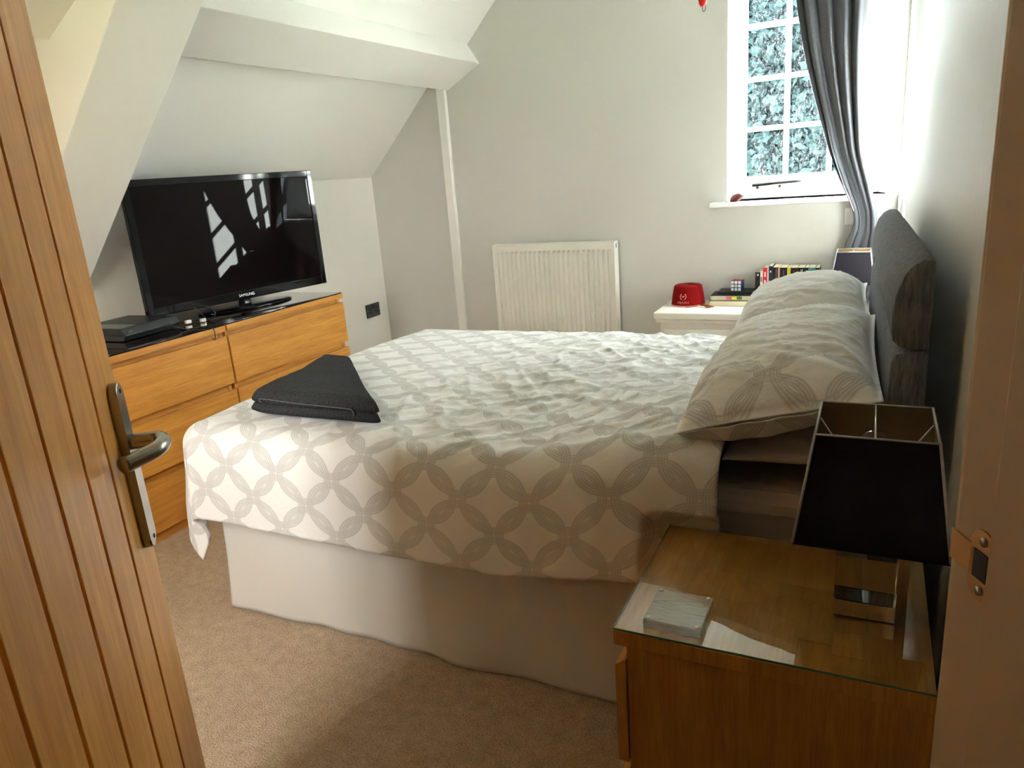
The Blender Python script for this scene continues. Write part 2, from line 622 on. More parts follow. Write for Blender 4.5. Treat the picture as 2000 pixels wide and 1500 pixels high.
# window wall with an opening
WX0, WX1, WZ0, WZ1 = -0.72, 0.066, 1.08, 2.3
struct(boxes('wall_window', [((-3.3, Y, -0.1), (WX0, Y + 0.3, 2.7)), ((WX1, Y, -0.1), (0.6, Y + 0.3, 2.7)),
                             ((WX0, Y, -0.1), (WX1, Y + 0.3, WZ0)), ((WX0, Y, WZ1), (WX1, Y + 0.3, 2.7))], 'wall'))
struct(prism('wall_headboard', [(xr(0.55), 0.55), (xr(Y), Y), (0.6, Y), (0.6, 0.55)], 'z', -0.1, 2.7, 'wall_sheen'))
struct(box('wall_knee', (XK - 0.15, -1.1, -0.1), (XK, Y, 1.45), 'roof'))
# door wall (angled): door opening and a second window beyond the open door
DW = 0.847          # door opening
N0, N1, NZ0, NZ1 = -1.78, -1.16, 0.86, 2.0
place_wall(boxes('wall_door', [((0.03, -TW, -0.1), (0.55, 0, 2.7)), ((-DW - 0.03, -TW, 2.06), (0.03, 0, 2.7)),
                               ((N1, -TW, -0.1), (-DW - 0.03, 0, 2.7)), ((N0, -TW, -0.1), (N1, 0, NZ0)),
                               ((N0, -TW, NZ1), (N1, 0, 2.7)), ((-3.7, -TW, -0.1), (N0, 0, 2.7))], 'wall'))
# roof slopes, flat ceiling
KL, KU = 4.391, 4.29
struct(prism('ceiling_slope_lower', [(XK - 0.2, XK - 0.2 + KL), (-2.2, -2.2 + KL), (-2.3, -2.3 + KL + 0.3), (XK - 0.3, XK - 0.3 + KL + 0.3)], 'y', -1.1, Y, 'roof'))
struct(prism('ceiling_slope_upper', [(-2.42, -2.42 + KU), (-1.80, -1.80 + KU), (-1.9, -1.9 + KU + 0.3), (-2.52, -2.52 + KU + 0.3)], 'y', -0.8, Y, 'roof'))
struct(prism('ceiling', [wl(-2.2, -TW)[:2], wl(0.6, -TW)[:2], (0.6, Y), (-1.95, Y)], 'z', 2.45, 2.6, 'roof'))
# boxed purlin
A_, B_, C_ = (-2.382, 1.829), (-2.149, 1.953), (-2.224, 2.069)
struct(prism('trim_1', [A_, B_, C_, (-2.30, 2.145), (-2.52, 1.967)], 'y', -0.45, Y, 'roof', None, 0.004))
# boxed roof truss running down the slope
KT = 3.93
struct(prism('trim_2', [(XK, XK + KT), (-1.35, -1.35 + KT), (-1.35, 2.62), (-1.75, 2.62), (XK, XK + KL + 0.02)], 'y', 1.646, 1.95, 'roof', None, 0.006))
# post beside the alcove
struct(box('trim_3', (-2.452, Y - 0.03, 0), (-2.392, Y, 1.86), 'trim', None, 0.006))
# hallway behind the camera
place_wall(boxes('wall_hall', [((-1.1, -1.7, -0.1), (-1.0, -TW, 2.5)), ((0.5, -1.7, -0.1), (0.6, -TW, 2.5)), ((-1.1, -1.8, -0.1), (0.6, -1.7, 2.5))], 'hall'))
place_wall(box('ceiling_hall', (-1.1, -1.8, 2.4), (0.6, -TW, 2.5), 'hall'))
# baseboards
struct(box('baseboard_window', (-2.39, Y - 0.018, 0), (xr(Y), Y, 0.12), 'trim', None, 0.004))
struct(box('baseboard_knee', (XK, -0.9, 0), (XK + 0.018, 1.42, 0.12), 'trim', None, 0.004))

# ---------------- window_1
def struct_empty(name, loc):
    o = bpy.data.objects.new(name, None)
    o.empty_display_size = 0.05
    C.objects.link(o)
    o.location = loc
    OFF[o.name] = Vector(loc)
    o['kind'] = 'structure'
    return o
w1 = struct_empty('window_1', (-0.33, Y + 0.2, WZ0))
# splayed right-hand reveal
prism('reveal_panel', [(WX1 + 0.001, Y + 0.002), (0.012, Y + 0.17), (0.012, Y + 0.3), (WX1 + 0.001, Y + 0.3)], 'z', WZ0, WZ1, 'frame_white', w1)
fy0, fy1 = Y + 0.17, Y + 0.24
boxes('window_frame', [((WX0, fy0, WZ0), (-0.694, fy1, WZ1)), ((-0.113, fy0, WZ0), (0.012, fy1, WZ1)),
                       ((-0.694, fy0, WZ0), (-0.113, fy1, 1.125)), ((-0.694, fy0, 2.26), (-0.113, fy1, WZ1))], 'frame_white', w1, 0.003)
sy0, sy1 = Y + 0.178, Y + 0.222
boxes('sash', [((-0.692, sy0, 1.128), (-0.652, sy1, 2.258)), ((-0.150, sy0, 1.128), (-0.115, sy1, 2.258)),
               ((-0.652, sy0, 1.128), (-0.150, sy1, 1.198)), ((-0.652, sy0, 2.2), (-0.150, sy1, 2.258))], 'frame_white', w1, 0.003)
ROWZ = [1.198, 1.445, 1.697, 1.955, 2.2]
for x in (-0.459, -0.243):
    box('glazing_bar', (x, sy0 + 0.003, 1.198), (x + 0.025, sy1 - 0.003, 2.2), 'frame_white', w1, 0.004)
for z in ROWZ[1:-1]:
    box('glazing_bar', (-0.652, sy0 + 0.005, z - 0.0125), (-0.150, sy1 - 0.005, z + 0.0125), 'frame_white', w1, 0.004)
for i in range(4):
    for (xa, xb) in ((-0.652, -0.459), (-0.434, -0.243), (-0.218, -0.150)):
        za = ROWZ[i] + (0.0125 if i else 0)
        zb = ROWZ[i + 1] - (0.0125 if i < 3 else 0)
        box('pane', (xa, Y + 0.198, za), (xb, Y + 0.202, zb), 'pane', w1)
# casement stay
st = tube('casement_stay', smooth_path([(-0.612, sy0 - 0.014, 1.152), (-0.5, sy0 - 0.012, 1.157), (-0.36, sy0 - 0.012, 1.160)], 4), [0.0075] * 4 + [0.006] * 4 + [0.003], 'iron', w1, 8)
for x in (-0.585, -0.47):
    tube('stay_pin', [(x, sy0 - 0.02, 1.14), (x, sy0 + 0.002, 1.14)], 0.006, 'iron', w1, 8)
# sill board
struct(box('trim_4', (-0.805, Y - 0.06, 1.055), (0.052, Y + 0.18, 1.08), 'frame_white', None, 0.008, 3))

# ---------------- window_2 in the door wall (daylight from the other side of the house)
w2 = wall_empty('window_2')
boxes('window_frame', [((N0, -0.10, NZ0), (N0 + 0.04, -0.04, NZ1)), ((N1 - 0.04, -0.10, NZ0), (N1, -0.04, NZ1)),
                       ((N0 + 0.04, -0.10, NZ0), (N1 - 0.04, -0.04, NZ0 + 0.04)), ((N0 + 0.04, -0.10, NZ1 - 0.04), (N1 - 0.04, -0.04, NZ1))], 'frame_white', w2, 0.003)
NM = (N0 + N1) / 2
box('glazing_bar', (NM - 0.012, -0.09, NZ0 + 0.04), (NM + 0.012, -0.05, NZ1 - 0.04), 'frame_white', w2)
for (xa, xb) in ((N0 + 0.04, NM - 0.012), (NM + 0.012, N1 - 0.04)):
    box('pane', (xa, -0.072, NZ0 + 0.04), (xb, -0.068, NZ1 - 0.04), 'dimming_pane', w2)

# ---------------- door frame, with rebate and strike plate
jf = wall_empty('trim_5')
prism('jamb', [(0.03, -TW - 0.01), (-0.010, -TW - 0.01), (-0.010, -0.057), (0.0, -0.056), (0.0, -0.004), (0.004, 0.0), (0.03, 0.001)], 'z', 0, 2.06, 'jamb', jf, 0.0015)
prism('architrave', [(0.007, 0.0), (0.007, 0.010), (0.014, 0.015), (0.06, 0.012), (0.06, 0.0)], 'z', 0, 2.06, 'jamb', jf, 0.002)
box('jamb', (-DW - 0.03, -TW - 0.01, 0), (-DW, -0.05, 2.06), 'jamb', jf, 0.002)
box('door_head', (-DW - 0.03, -TW - 0.01, 2.03), (0.03, 0.0, 2.062), 'jamb', jf, 0.002)
def rounded_rect(w, h, r, n=6):
    pts = []
    for cx, cy, a0 in ((w - r, h - r, 0), (-w + r, h - r, 90), (-w + r, -h + r, 180), (w - r, -h + r, 270)):
        for k in range(n + 1):
            a = math.radians(a0 + 90 * k / n)
            pts.append((cx + r * math.cos(a), cy + r * math.sin(a)))
    return pts
zc = SPZ = 1.0
yc = -0.0385
sp = thing('strike_plate', 'small brass strike plate with dark latch hole screwed to the door jamb', 'strike plate', wl(0, yc, zc), WANG, local=True)
zc = 0.0
pts = rounded_rect(0.0135, 0.029, 0.0125)
prism('plate', pts, 'x', -0.0014, -0.0001, 'brass', sp)
box('lip', (-0.0014, 0.006, -0.0125), (-0.0002, 0.0385, 0.0125), 'brass', sp, 0.0004)
box('latch_hole', (-0.0020, -0.0075, -0.0115), (-0.0013, 0.0085, 0.0115), 'black_matt', sp)
for dz in (-0.0205, 0.0205):
    tube('screw', [(-0.0026, -0.001, dz), (-0.001, -0.001, dz)], 0.0038, 'steel', sp, 10)

# ---------------- door (open, hinged at the left of the opening)
E_edge = Vector((math.sin(math.radians(-56.35)), math.cos(math.radians(-56.35)), 0)) * 1.4337
ddir = Vector((math.cos(math.radians(132.5)), math.sin(math.radians(132.5)), 0))
DLEN = 0.75
hinge = E_edge - ddir * DLEN
dr = bpy.data.objects.new('door_1', None)
C.objects.link(dr)
dr.location = hinge
dr.rotation_euler = (0, 0, math.radians(132.5))
dr['kind'] = 'structure'
OFF[dr.name] = Vector((0, 0, 0))
# local: x from hinge to free edge, visible face at y = 0 with normal -y
box('core', (0, 0.006, 0.008), (DLEN, 0.04, 1.985), 'groove', dr)
ed = [0.0, 0.146, 0.267, 0.3935, 0.519, 0.640, DLEN]
for i in range(len(ed) - 1):
    xa, xb = DLEN - ed[i + 1], DLEN - ed[i]
    box('plank', (xa + 0.0052, -0.006, 0.008), (xb - (0.0052 if i else 0), 0.007, 1.985), 'pine', dr, 0.002)
box('edge_lipping', (DLEN - 0.001, -0.005, 0.008), (DLEN + 0.002, 0.0405, 1.985), 'pine', dr)
# handle
hz0, hz1 = 0.712, 1.020
px = DLEN - 0.047
hd = tag(prism('handle_plate', [(px + a, (hz0 + hz1) / 2 + b) for a, b in rounded_rect(0.0235, (hz1 - hz0) / 2, 0.021)], 'y', -0.021, -0.006, 'pewter', dr, 0.0025), 'dark pewter long handle plate')
zl = 0.912
lv = [(px, -0.012, zl), (px, -0.045, zl), (px - 0.001, -0.060, zl), (px - 0.009, -0.071, zl - 0.001), (px - 0.03, -0.075, zl - 0.002), (px - 0.055, -0.070, zl - 0.003), (px - 0.072, -0.058, zl - 0.004), (px - 0.108, -0.026, zl - 0.006)]
tube('lever', smooth_path(lv, 6), 0.0138, 'pewter', hd, 16)
for z in (hz0 + 0.016, hz1 - 0.016):
    tube('screw', [(px + 0.005, -0.022, z), (px + 0.005, -0.020, z)], 0.004, 'iron', hd, 10)

# ================================================================ CHESTS OF DRAWERS
DXF = -2.492
DXB = -2.972
def chest(y0, y1, label):
    t = thing('chest_of_drawers', label, 'chest', ((DXF + DXB) / 2, (y0 + y1) / 2, 0))
    g = 0.0055
    y0 += g; y1 -= g
    box('top', (DXB, y0, 0.753), (DXF, y1, 0.779), 'oak_y', t, 0.0012)
    for (ya, yb) in ((y0 + 0.002, y0 + 0.022), (y1 - 0.022, y1 - 0.002)):
        box('side_panel', (DXB, ya, 0.0), (DXF - 0.022, yb, 0.753), 'oak_side', t, 0.001)
    box('back_panel', (DXB, y0 + 0.022, 0.05), (DXB + 0.008, y1 - 0.022, 0.753), 'oak_side', t)
    box('plinth', (DXF - 0.035, y0 + 0.02, 0.0), (DXF - 0.02, y1 - 0.02, 0.05), 'plinth', t)
    for (za, zb) in ((0.523, 0.731), (0.285, 0.493), (0.047, 0.255)):
        d = prism('drawer', [(DXF - 0.020, za), (DXF, za), (DXF, zb - 0.001), (DXF - 0.005, zb), (DXF - 0.020, zb)], 'y', y0, y1, 'oak_y', t)
        box('finger_rail', (DXF - 0.042, y0 + 0.023, zb - 0.01), (DXF - 0.026, y1 - 0.023, zb + 0.022), 'oak_recess', d)
        box('top_edge', (DXF - 0.006, y0, zb - 0.0005), (DXF + 0.0003, y1, zb + 0.001), 'oak_edge', d)
    box('top_edge', (DXF, y0, 0.7535), (DXF + 0.0015, y1, 0.7785), 'oak_edge', t)
    return t
DY0, DY1, DY2 = 1.432, 2.228, 3.026
chest(DY0, DY1, 'oak three-drawer chest carrying the black games console, close to the open door')
chest(DY1, DY2, 'oak three-drawer chest carrying the television stand, closest to the wall socket')
def glass_sheet(y0, y1, lab):
    g = thing('glass_top', lab, 'glass sheet', ((DXF + DXB) / 2, (y0 + y1) / 2, 0.779))
    box('sheet', (DXB + 0.004, y0 + 0.006, 0.7795), (DXF - 0.003, y1 - 0.006, 0.7845), 'smoked_glass', g)
    box('edge', (DXF - 0.0032, y0 + 0.006, 0.7797), (DXF - 0.002, y1 - 0.006, 0.7843), 'black_gloss', g)
glass_sheet(DY0, DY1, 'smoked glass sheet under the games console on the oak chest')
glass_sheet(DY1, DY2, 'smoked glass sheet under the television stand on the oak chest')
ZD = 0.785

# ---------------- television
p0 = Vector((-2.85, 2.137, 0)); p1 = Vector((-2.657, 3.105, 0))
tw = (p1 - p0).length
tv_c = (p0 + p1) / 2
tv_ang = math.atan2(p1.y - p0.y, p1.x - p0.x)   # local x along the width, front face normal = local -y
tv = thing('television', 'black flat screen television on an oval swivel stand on the oak chest', 'television', (tv_c.x, tv_c.y, ZD), tv_ang, local=True)
hw = tw / 2
zb, zt = 0.037, 0.625
bz = 0.030
bm = bmesh.new()
bm_box(bm, (-hw, 0, zb), (hw, 0.028, zt), 0.006, 3)
bm_box(bm, (-hw + 0.1, 0.026, zb + 0.06), (hw - 0.1, 0.06, zt - 0.12), 0.02, 2)
from_bm('casing', bm, 'black_gloss', tv)
fr = boxes('bezel', [((-hw, -0.006, zb), (-hw + bz, 0.004, zt)), ((hw - bz, -0.006, zb), (hw, 0.004, zt)),
                     ((-hw + bz - 0.002, -0.006, zt - bz), (hw - bz + 0.002, 0.004, zt)), ((-hw + bz - 0.002, -0.006, zb), (hw - bz + 0.002, 0.004, zb + bz + 0.012))], 'black_gloss', tv, 0.003)
box('screen', (-hw + bz - 0.001, -0.0015, zb + bz + 0.01), (hw - bz + 0.001, 0.002, zt - bz + 0.001), 'screen', tv)
text_mesh('logo', 'SAMSUNG', 0.019, 'logo', tv, Matrix.Translation((0.0, -0.0068, zb + 0.021)) @ Matrix.Rotation(math.pi / 2, 4, 'X'))
lathe('stand_neck', [(0.026, 0.006), (0.024, 0.03), (0.022, 0.05), (0.03, 0.09)], (0, 0.03, 0), 'black_gloss', tv, 20)
bm = bmesh.new()
bm_box(bm, (-0.022, -0.004, 0.008), (0.022, 0.03, 0.06), 0.008)
from_bm('stand_bracket', bm, 'black_gloss', tv)
bm = bmesh.new()
seg = 48
prof = [(0.0, 0.012), (0.90, 0.0115), (0.985, 0.008), (1.0, 0.004), (0.985, 0.0005), (0.0, 0.0005)]
rings = []
for r, z in prof:
    r = max(r, 0.001)
    rings.append([bm.verts.new((0.255 * r * math.cos(2 * math.pi * k / seg), 0.01 + 0.115 * r * math.sin(2 * math.pi * k / seg), z)) for k in range(seg)])
for q, s in zip(rings, rings[1:]):
    for k in range(seg):
        bm.faces.new((q[k], q[(k + 1) % seg], s[(k + 1) % seg], s[k]))
bm.faces.new(rings[0][::-1]); bm.faces.new(rings[-1])
from_bm('stand_base', bm, 'black_gloss', tv, True)

# ---------------- games console
gc = thing('games_console', 'black slanted slab games console beside the television', 'games console', (-2.80, 2.0, ZD), math.radians(3), local=True)
# slab, slanted front edge towards +x
L0, L1 = -0.145, 0.13
def slab(name, za, zb_, ya, yb, mat, ins=0.0):
    sl = lambda z: 0.14 + 0.022 * (1 - abs(z - 0.027) / 0.027) - 0.012
    poly = [(-0.15 + ins, za), (sl(za), za), (sl(zb_), zb_), (-0.15 + ins, zb_)]
    return prism(name, poly, 'y', ya, yb, mat, gc, 0.0008)
slab('lower_body', 0.003, 0.0245, L0, L1, 'console_grey')
slab('upper_body', 0.0285, 0.053, L0, L1, 'console_grey')
box('slot_band', (-0.145, L0 + 0.004, 0.0245), (0.145, L1 - 0.004, 0.0285), 'black_matt', gc)
box('gloss_panel', (-0.148, L0 + 0.002, 0.0531), (0.125, L0 + 0.085, 0.0542), 'black_gloss', gc)
box('light_line', (-0.146, L0 + 0.086, 0.0528), (0.128, L0 + 0.0885, 0.0536), 'black_matt', gc)
for k, y in enumerate((0.055, 0.075)):
    box('port', (0.143, y, 0.0235), (0.1478, y + 0.013, 0.0290), 'black_matt', gc)
text_mesh('logo', 'SONY', 0.008, 'silver_trim', gc, Matrix.Translation((0.1475, -0.115, 0.038)) @ Matrix.Rotation(math.pi / 2, 4, 'Z') @ Matrix.Rotation(math.pi / 2, 4, 'X'))

# cables
tag(tube('charging_cable', smooth_path([(-2.655, 2.05, 0.812), (-2.62, 2.07, 0.806), (-2.585, 2.10, 0.790), (-2.55, 2.135, 0.789), (-2.51, 2.15, 0.79), (-2.486, 2.153, 0.782), (-2.482, 2.155, 0.76), (-2.484, 2.152, 0.735), (-2.486, 2.140, 0.742)], 6), 0.0021, 'cable', None, 8),
    'thin black cable hanging from the console over the chest edge', 'cable')
cb = thing('cable_bundle', 'black leads with white plugs lying between console and television stand', 'cable', (-2.66, 2.24, ZD))
tube('lead', smooth_path([(-2.72, 2.27, 0.86), (-2.66, 2.30, 0.845), (-2.63, 2.305, 0.82), (-2.64, 2.30, 0.795), (-2.70, 2.29, 0.789), (-2.76, 2.30, 0.789)], 6), 0.0028, 'cable', cb, 8)
tube('lead', smooth_path([(-2.70, 2.235, 0.80), (-2.68, 2.25, 0.80), (-2.66, 2.275, 0.797), (-2.655, 2.262, 0.792)], 6), 0.0026, 'cable', cb, 8)
tube('lead', smooth_path([(-2.70, 2.26, 0.85), (-2.675, 2.27, 0.82), (-2.66, 2.282, 0.795), (-2.62, 2.31, 0.788), (-2.60, 2.36, 0.788)], 6), 0.0024, 'cable', cb, 8)
for p in ((-2.685, 2.2, 0.8), (-2.655, 2.255, 0.797)):
    box('plug', (p[0] - 0.008, p[1] - 0.013, p[2] - 0.0115), (p[0] + 0.008, p[1] + 0.013, p[2] + 0.004), 'plug_white', cb, 0.003)

# ---------------- wall socket
sk = thing('wall_socket', 'black double plug socket on the white knee wall', 'socket', (XK, 3.967, 0.497))
box('plate', (XK, 3.894, 0.452), (XK + 0.008, 4.04, 0.542), 'socket_black', sk, 0.003)
for yc_ in (3.93, 4.004):
    for dy, dz, wv, hv in ((0, 0.018, 0.004, 0.009), (-0.011, -0.006, 0.007, 0.004), (0.011, -0.006, 0.007, 0.004)):
        box('pin_hole', (XK + 0.0079, yc_ + dy - wv / 1.2, 0.492 + dz - hv), (XK + 0.0088, yc_ + dy + wv / 1.2, 0.492 + dz + hv), 'black_gloss', sk)
for yc_ in (3.955, 3.979):
    box('rocker_switch', (XK + 0.007, yc_ - 0.006, 0.512), (XK + 0.0115, yc_ + 0.006, 0.532), 'black_matt', sk, 0.001)

# ---------------- radiator
rx0, rx1, ry, rz1, rz0 = -2.108, -1.333, 4.04, 0.893, 0.17
rd = thing('radiator', 'white panel radiator with vertical ribs under the window wall', 'radiator', ((rx0 + rx1) / 2, ry + 0.04, rz0))
NR = 24
prof = []
pw = (rx1 - rx0 - 0.03) / NR
xs = [rx0, rx0 + 0.004]
ys = [ry, ry]
for k in range(NR):
    b = rx0 + 0.015 + k * pw
    for f, d in ((0.0, 0.0), (0.16, 0.0), (0.32, 0.016), (0.72, 0.016), (0.86, 0.0)):
        xs.append(b + f * pw); ys.append(ry + d)
xs += [rx1 - 0.015, rx1]; ys += [ry, ry]
xs = np.array(xs); ys = np.array(ys)
zs = [rz0, rz0 + 0.035, rz0 + 0.05, rz1 - 0.050, rz1 - 0.036, rz1]
fl = [0, 0, 1, 1, 0, 0]
P = np.zeros((len(zs), len(xs), 3))
for i, (z, f) in enumerate(zip(zs, fl)):
    P[i, :, 0] = xs; P[i, :, 1] = ry + (ys - ry) * f; P[i, :, 2] = z
grid('front_panel', P, 'radiator', rd, sm=False)
box('rear_panel', (rx0 + 0.004, ry + 0.045, rz0), (rx1 - 0.004, ry + 0.06, rz1 - 0.004), 'radiator', rd, 0.002)
box('top_grille', (rx0 - 0.002, ry - 0.003, rz1 - 0.002), (rx1 + 0.004, ry + 0.066, rz1 + 0.006), 'radiator', rd, 0.002)
for xx in (rx0 - 0.006, rx1):
    s_ = box('side_cover', (xx, ry - 0.004, rz0 + 0.01), (xx + 0.006, ry + 0.068, rz1 + 0.007), 'radiator', rd, 0.0015)
    box('vent_slot', (xx + 0.0055, ry + 0.025, rz1 - 0.032), (xx + 0.0066, ry + 0.036, rz1 - 0.008), 'black_matt', s_)
for zz in (0.3, 0.78):
    box('bracket', (-1.75, ry + 0.06, zz), (-1.70, Y, zz + 0.06), 'radiator', rd)
tube('pipe', [(rx1 + 0.03, ry + 0.03, 0.0), (rx1 + 0.03, ry + 0.03, rz0 + 0.03), (rx1 + 0.004, ry + 0.03, rz0 + 0.03)], 0.0075, 'trim', rd, 10)

# ================================================================ BED
XE, YE0, YE1 = -1.83, 1.50, 2.79       # where the bedding starts to roll over
bed = thing('bed', 'double divan bed with a pale grey cotton valance and taupe mattress sheet', 'bed', (-0.92, 2.15, 0))
box('divan_base', (-1.80, 1.515, 0.03), (-0.01, 2.775, 0.36), 'taupe', bed, 0.01)
mt = box('mattress', (-1.82, 1.495, 0.36), (-0.005, 2.79, 0.615), 'taupe', bed, 0.04, 4)
tube('piping', [(-1.78, 1.4925, 0.572), (-0.02, 1.4925, 0.572)], 0.004, 'taupe', mt, 8)
for x in (-1.7, -0.15):
    for y in (1.6, 2.7):
        lathe('castor', [(0.02, 0.0), (0.022, 0.015), (0.02, 0.035)], (x, y, 0), 'black_matt', bed, 12)
# valance: near side, foot, far side
path = []
for x in np.linspace(0.0, XE + 0.0, 190): path.append((x, 1.487, 0, -1))
for a in np.linspace(0, 90, 12)[1:-1]:
    a = math.radians(a); path.append((XE - 0.012 * math.sin(a), 1.487 + 0.012 * (1 - math.cos(a)), -math.sin(a), -math.cos(a)))
for y in np.linspace(1.50, 2.78, 140): path.append((XE - 0.012, y, -1, 0))
path = np.array(path)
arc = np.concatenate([[0], np.cumsum(np.hypot(np.diff(path[:, 0]), np.diff(path[:, 1])))])
hz = np.linspace(0.40, 0.004, 26)
P = np.zeros((len(hz), len(path), 3)); U = np.zeros((len(hz), len(path), 2))
for i, z in enumerate(hz):
    k = (0.40 - z) / 0.40
    wv = 0.034 * fbm(arc * 3.1, arc * 0 + k * 0.6, 2, 2) * 2 * k + 0.004 * np.sin(arc * 23 + 2 * np.sin(arc * 5)) * k
    out = 0.004 + 0.022 * k + wv
    P[i, :, 0] = path[:, 0] + path[:, 2] * out
    P[i, :, 1] = path[:, 1] + path[:, 3] * out
    P[i, :, 2] = np.where(z < 0.01, 0.004 + 0.006 * np.clip(fbm(arc * 4, arc * 0, 4, 2) + 0.3, 0, 1), z)
    U[i, :, 0] = arc; U[i, :, 1] = z
va = grid('valance', P, 'valance', bed, U)
md = va.modifiers.new('thick', 'SOLIDIFY'); md.thickness = 0.0025

# duvet: laid over the mattress, rolling down at the near side, the foot and the far side
XH = -0.262
RN = 0.085
def drape(e, r, flare):
    """overhang distance e -> (outward, drop)"""
    q = r * math.pi / 2
    a = np.clip(e / r, 0, math.pi / 2)
    out = np.where(e <= 0, 0, r * np.sin(a)) + np.where(e > q, (e - q) * flare, 0)
    drop = np.where(e <= 0, 0, r * (1 - np.cos(a))) + np.where(e > q, (e - q) * math.sqrt(1 - flare * flare), 0)
    return out, drop
OV_N, OV_F, OV_B = 0.345, 0.40, 0.22
ns, nt = 250, 240
s = np.linspace(XH, XE - OV_F, ns)         # unrolled x
t = np.linspace(YE0 - OV_N, YE1 + OV_B, nt)  # unrolled y
S, T = np.meshgrid(s, t, indexing='ij')
hemw = 0.012 * fbm(S * 2.3, T * 0 + 1.3, 5, 2)
T2 = np.where(T < YE0, YE0 - (YE0 - T) * (1 + hemw * 6), T)
ex = np.maximum(XE - S, 0)
ey = np.maximum(YE0 - T2, 0) + 0 * T
eb = np.maximum(T2 - YE1, 0)
eyy = ey + eb
e = np.hypot(ex, eyy)
out, drop = drape(e, RN, 0.06)
dirx = np.where(e > 1e-9, -ex / np.maximum(e, 1e-9), 0)
diry = np.where(e > 1e-9, np.where(ey > 0, -ey, eb) / np.maximum(e, 1e-9), 0)
PX = np.maximum(S, XE) + dirx * out
PY = np.clip(T2, YE0, YE1) + diry * out
top = 0.655 + 0.012 * np.sin((np.clip(T, YE0, YE1) - YE0) / (YE1 - YE0) * math.pi)
# bulked up over the lower pillow at the near head corner
bulge = 0.085 * sstep(-0.85, -0.33, S) * (1 - sstep(1.70, 2.25, np.clip(T2, YE0, YE1)))
top = top + bulge
PZ = top - drop * (1 + bulge * 0.8)
# wrinkles
ontop = 1 - sstep(0.0, 0.14, e)
mask = (0.22 + 0.9 * sstep(-1.7, -0.85, S + 0.25 * fbm(S * 3, T * 3, 2, 2) - 0.12 * (T - 2.1))) * ontop
wx = S + 0.05 * fbm(S * 5, T * 5, 1, 2); wy = T + 0.05 * fbm(S * 5 + 9, T * 5, 3, 2)
ca, sa = math.cos(0.55), math.sin(0.55)
q1, q2 = ca * wx + sa * wy, -sa * wx + ca * wy
wr = 0.0075 * ridged(q1 * 15, q2 * 6.5, 0) + 0.0065 * ridged(q1 * 9 + 4, q2 * 23, 2) + 0.0045 * ridged(wx * 34, wy * 21 + 3, 4)
PZ = PZ + mask * (wr - 0.007) + ontop * 0.02 * fbm(S * 2.2, T * 2.2, 6, 2)
side = sstep(0.06, 0.2, e)
fold = 0.020 * fbm(S * 4.2 + T * 1.0, (T - S) * 2.0, 3, 3) + 0.006 * ridged(S * 6 + T * 9, T * 5 - S * 4, 5) * sstep(-1.0, -0.5, S)
PX = PX + dirx * side * (fold + 0.01) - side * (1 - np.abs(diry)) * 0.0
PY = PY + diry * side * (fold + 0.008)
# loose folds on the corner cone
cone = np.where((ex > 0) & (ey > 0), np.minimum(ex, ey), 0)
ang = np.arctan2(ey, np.maximum(ex, 1e-6))
PX = PX + dirx * cone * 0.16 * np.sin(ang * 5)
PY = PY + diry * cone * 0.16 * np.sin(ang * 5)
kz_ = sstep(-0.50, -0.38, PX) * (1 - sstep(0.555, 0.66, PZ))
PY = np.where(PY < 1.6, np.maximum(PY, 1.30 + 0.139 * kz_), PY)
PZ = np.maximum(PZ, 0.06)
dv = grid('duvet', np.stack([PX, PY, PZ], -1), 'duvet', None, np.stack([S, T], -1))
md = dv.modifiers.new('thick', 'SOLIDIFY'); md.thickness = 0.012; md.offset = -1
tag(dv, 'white crumpled duvet printed with pale grey interlocking rings, spread over the bed', 'duvet')

# ---------------- pillows
def pillow_mesh(name, hx, hy, th, mat, flange=0.0, seed=0, n=90, m=120, pe=2.6, wrk=0.009):
    u = np.linspace(-1, 1, n); v = np.linspace(-1, 1, m)
    Uu, V = np.meshgrid(u, v, indexing='ij')
    # outline pulled in slightly at the middle of each edge, pointed corners
    X = Uu * hx * (1 - 0.05 * (1 - V ** 2) * 0.0 - 0.045 * (1 - np.abs(V) ** 2) * np.abs(Uu) ** 3)
    Yy = V * hy * (1 - 0.035 * (1 - Uu ** 2) * np.abs(V) ** 3)
    fx = np.clip(np.abs(Uu) * hx / (hx - flange), 0, 1); fy = np.clip(np.abs(V) * hy / (hy - flange), 0, 1)
    H = th * np.power(np.clip((1 - fx ** pe) * (1 - fy ** pe), 0, 1), 0.52)
    wv = wrk * (0.8 * ridged(Uu * 1.3 + V * 0.8 + seed, V * 6 + Uu * 1.6 + seed, seed) + 0.6 * ridged(Uu * 2.2 - V * 1.0, V * 13 + Uu * 3.5 + 5, seed + 1) + 0.35 * ridged(Uu * 4.0, V * 24 - Uu * 3, seed + 2) - 0.7) + 0.012 * fbm(Uu * 2 + seed, V * 2, seed, 2)
    edge = np.clip(np.minimum(1 - np.abs(Uu), 1 - np.abs(V)) * 5, 0, 1)
    Zt = H + wv * edge + 0.0015
    Zb = -H * 0.55 - 0.0015
    return X, Yy, Zt, Zb

